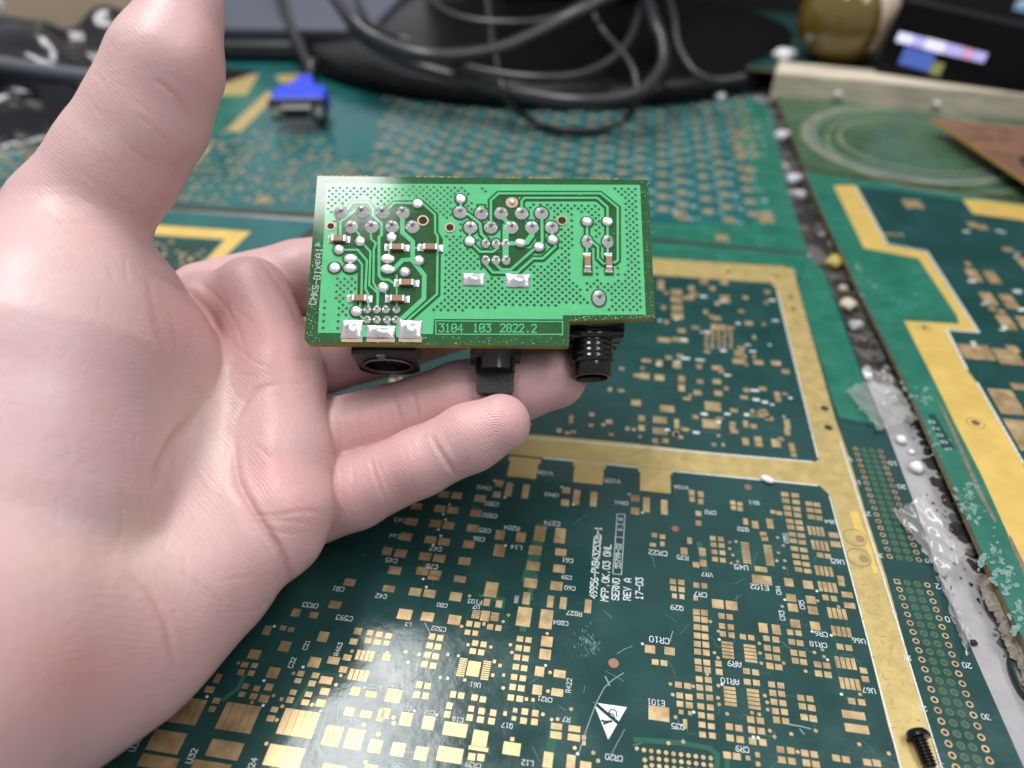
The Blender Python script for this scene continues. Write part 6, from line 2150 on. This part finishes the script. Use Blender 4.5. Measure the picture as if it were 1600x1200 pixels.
FILM = bpy.data.materials.new('clear_film')
FILM.use_nodes = True
nt = FILM.node_tree
for n_ in list(nt.nodes):
    if n_.type != 'OUTPUT_MATERIAL':
        nt.nodes.remove(n_)
tr_ = nt.nodes.new('ShaderNodeBsdfTransparent')
gl_ = nt.nodes.new('ShaderNodeBsdfGlossy')
gl_.inputs['Roughness'].default_value = 0.16
df_ = nt.nodes.new('ShaderNodeBsdfDiffuse')
df_.inputs['Color'].default_value = (0.7, 0.68, 0.66, 1)
m1, m2 = nt.nodes.new('ShaderNodeMixShader'), nt.nodes.new('ShaderNodeMixShader')
fr_ = nt.nodes.new('ShaderNodeFresnel')
fr_.inputs['IOR'].default_value = 1.5
m1.inputs[0].default_value = 0.20
nt.links.new(tr_.outputs[0], m1.inputs[1])
nt.links.new(df_.outputs[0], m1.inputs[2])
nt.links.new(fr_.outputs[0], m2.inputs[0])
nt.links.new(m1.outputs[0], m2.inputs[1])
nt.links.new(gl_.outputs[0], m2.inputs[2])
nt.links.new(m2.outputs[0], [x for x in nt.nodes if x.type == 'OUTPUT_MATERIAL'][0].inputs[0])
film('film_scrap', [(1318, 616), (1380, 592), (1432, 664), (1370, 676)], 0.05, 'torn clear film scrap above the rounded corner of the pin field', 1, 0.18)
film('film_scrap', [(1392, 803), (1436, 788), (1504, 874), (1470, 908)], 0.05, 'torn clear film scrap curling over the middle of the pin field edge', 2, 0.22)
film('film_scrap', [(1462, 905), (1476, 905), (1512, 1000), (1508, 1030)], 0.02, 'narrow clear film strip along the lower pin field edge', 3, 0.03)
# torn fibre along the underside of the raised board
v, f = [], []
NT = 46
for k in range(NT):
    t = k / (NT - 1)
    x0, y0 = 1528 + 88 * t, 900 + 200 * t
    p = spot(x0, y0, 0.05)
    w = 0.02 + 0.08 * math.sin(t * 9) ** 2 + rng.uniform(-0.03, 0.03) - 0.05 * t
    v += [(p[0] + 0.35, p[1] + 0.02, 0.14), (p[0] + 0.05, p[1] + rng.uniform(-0.02, 0.02), 0.10 + rng.uniform(-0.02, 0.02)), (p[0] - w, p[1] + rng.uniform(-0.03, 0.03), 0.03 + rng.uniform(-0.03, 0.05))]
for k in range(NT - 1):
    for i in range(2):
        f.append((k * 3 + i, k * 3 + i + 1, k * 3 + i + 4, k * 3 + i + 3))
o_ = place('torn_fibre', mesh('torn_fibre', v, f, [mat('torn_fibre', (0.30, 0.26, 0.21), 0.85, var=0.55, vscale=9, bump=0.02, bscale=25)], False), gold_b)
o_.modifiers.new('solidify', 'SOLIDIFY').thickness = 0.02

b = MB()
SCRT = [([(1322, 1000), (1310, 960), (1318, 930), (1340, 905), (1350, 895)], 0), ([(905, 1175), (918, 1135), (932, 1098), (944, 1075), (958, 1062), (974, 1052)], 1.6), ([(955, 1180), (965, 1160), (976, 1140)], 1.0), ([(650, 1000), (662, 985), (668, 972)], 0),
        ([(664, 974), (670, 985), (672, 992)], 2.0), ([(964, 1022), (975, 1015), (988, 1010)], 1.0), ([(1232, 1132), (1250, 1135), (1266, 1139)], 2.2), ([(946, 1058), (950, 1066), (952, 1071)], 2.4), ([(1047, 1002), (1049, 994), (1051, 987)], 1.6), ([(1250, 1140), (1256, 1147)], 2), ([(985, 712), (1010, 702), (1036, 690)], 1.2), ([(1060, 665), (1085, 674), (1120, 676)], 1.0)]
r3 = np.random.default_rng(5)
for k in range(46):
    x, y = r3.uniform(560, 1260), r3.uniform(760, 1190)
    a_, L_2 = r3.uniform(0, 3.14), r3.uniform(4, 34)
    SCRT.append(([(x, y), (x + L_2 * math.cos(a_), y + L_2 * math.sin(a_) * 0.8)], r3.uniform(0.3, 0.7)))
for k in range(60):
    x, y = 918 + r3.normal(0, 9), 1003 + r3.normal(0, 12)
    a_ = r3.uniform(0.8, 1.6)
    SCRT.append(([(x, y), (x + 4 * math.cos(a_), y + 4 * math.sin(a_))], r3.uniform(0.4, 1.0)))
for k in range(170):
    x, y = r3.uniform(1340, 1480), r3.uniform(880, 1190)
    a_ = r3.uniform(0, 3.14)
    SCRT.append(([(x, y), (x + r3.uniform(2, 12) * math.cos(a_), y + r3.uniform(2, 12) * math.sin(a_))], r3.uniform(0.25, 0.5)))
for i, (pl, w) in enumerate(SCRT):
    if w <= 0 or (len(pl) == 2 and pl[0][0] > 1330 and not (1331 + (pl[0][1] - 905) * 0.25 < pl[0][0] < 1385 + (pl[0][1] - 905) * 0.28)):
        continue
    P = [spot(*q, 0.0)[:2] for q in pl]
    V, Fc = ribbon2d(P, w / 85.0)
    b.add([(q[0], q[1], 0.0078 + 0.00006 * (i % 20)) for q in V], [q[::-1] for q in Fc], 1 if pl[0][0] > 1330 and len(pl) == 2 else 0)
b.build('scratches', [mat('scratch', (0.20, 0.30, 0.29), 0.5), mat('dark_scratch', (0.22, 0.16, 0.06), 0.6)], main, kind='stuff')
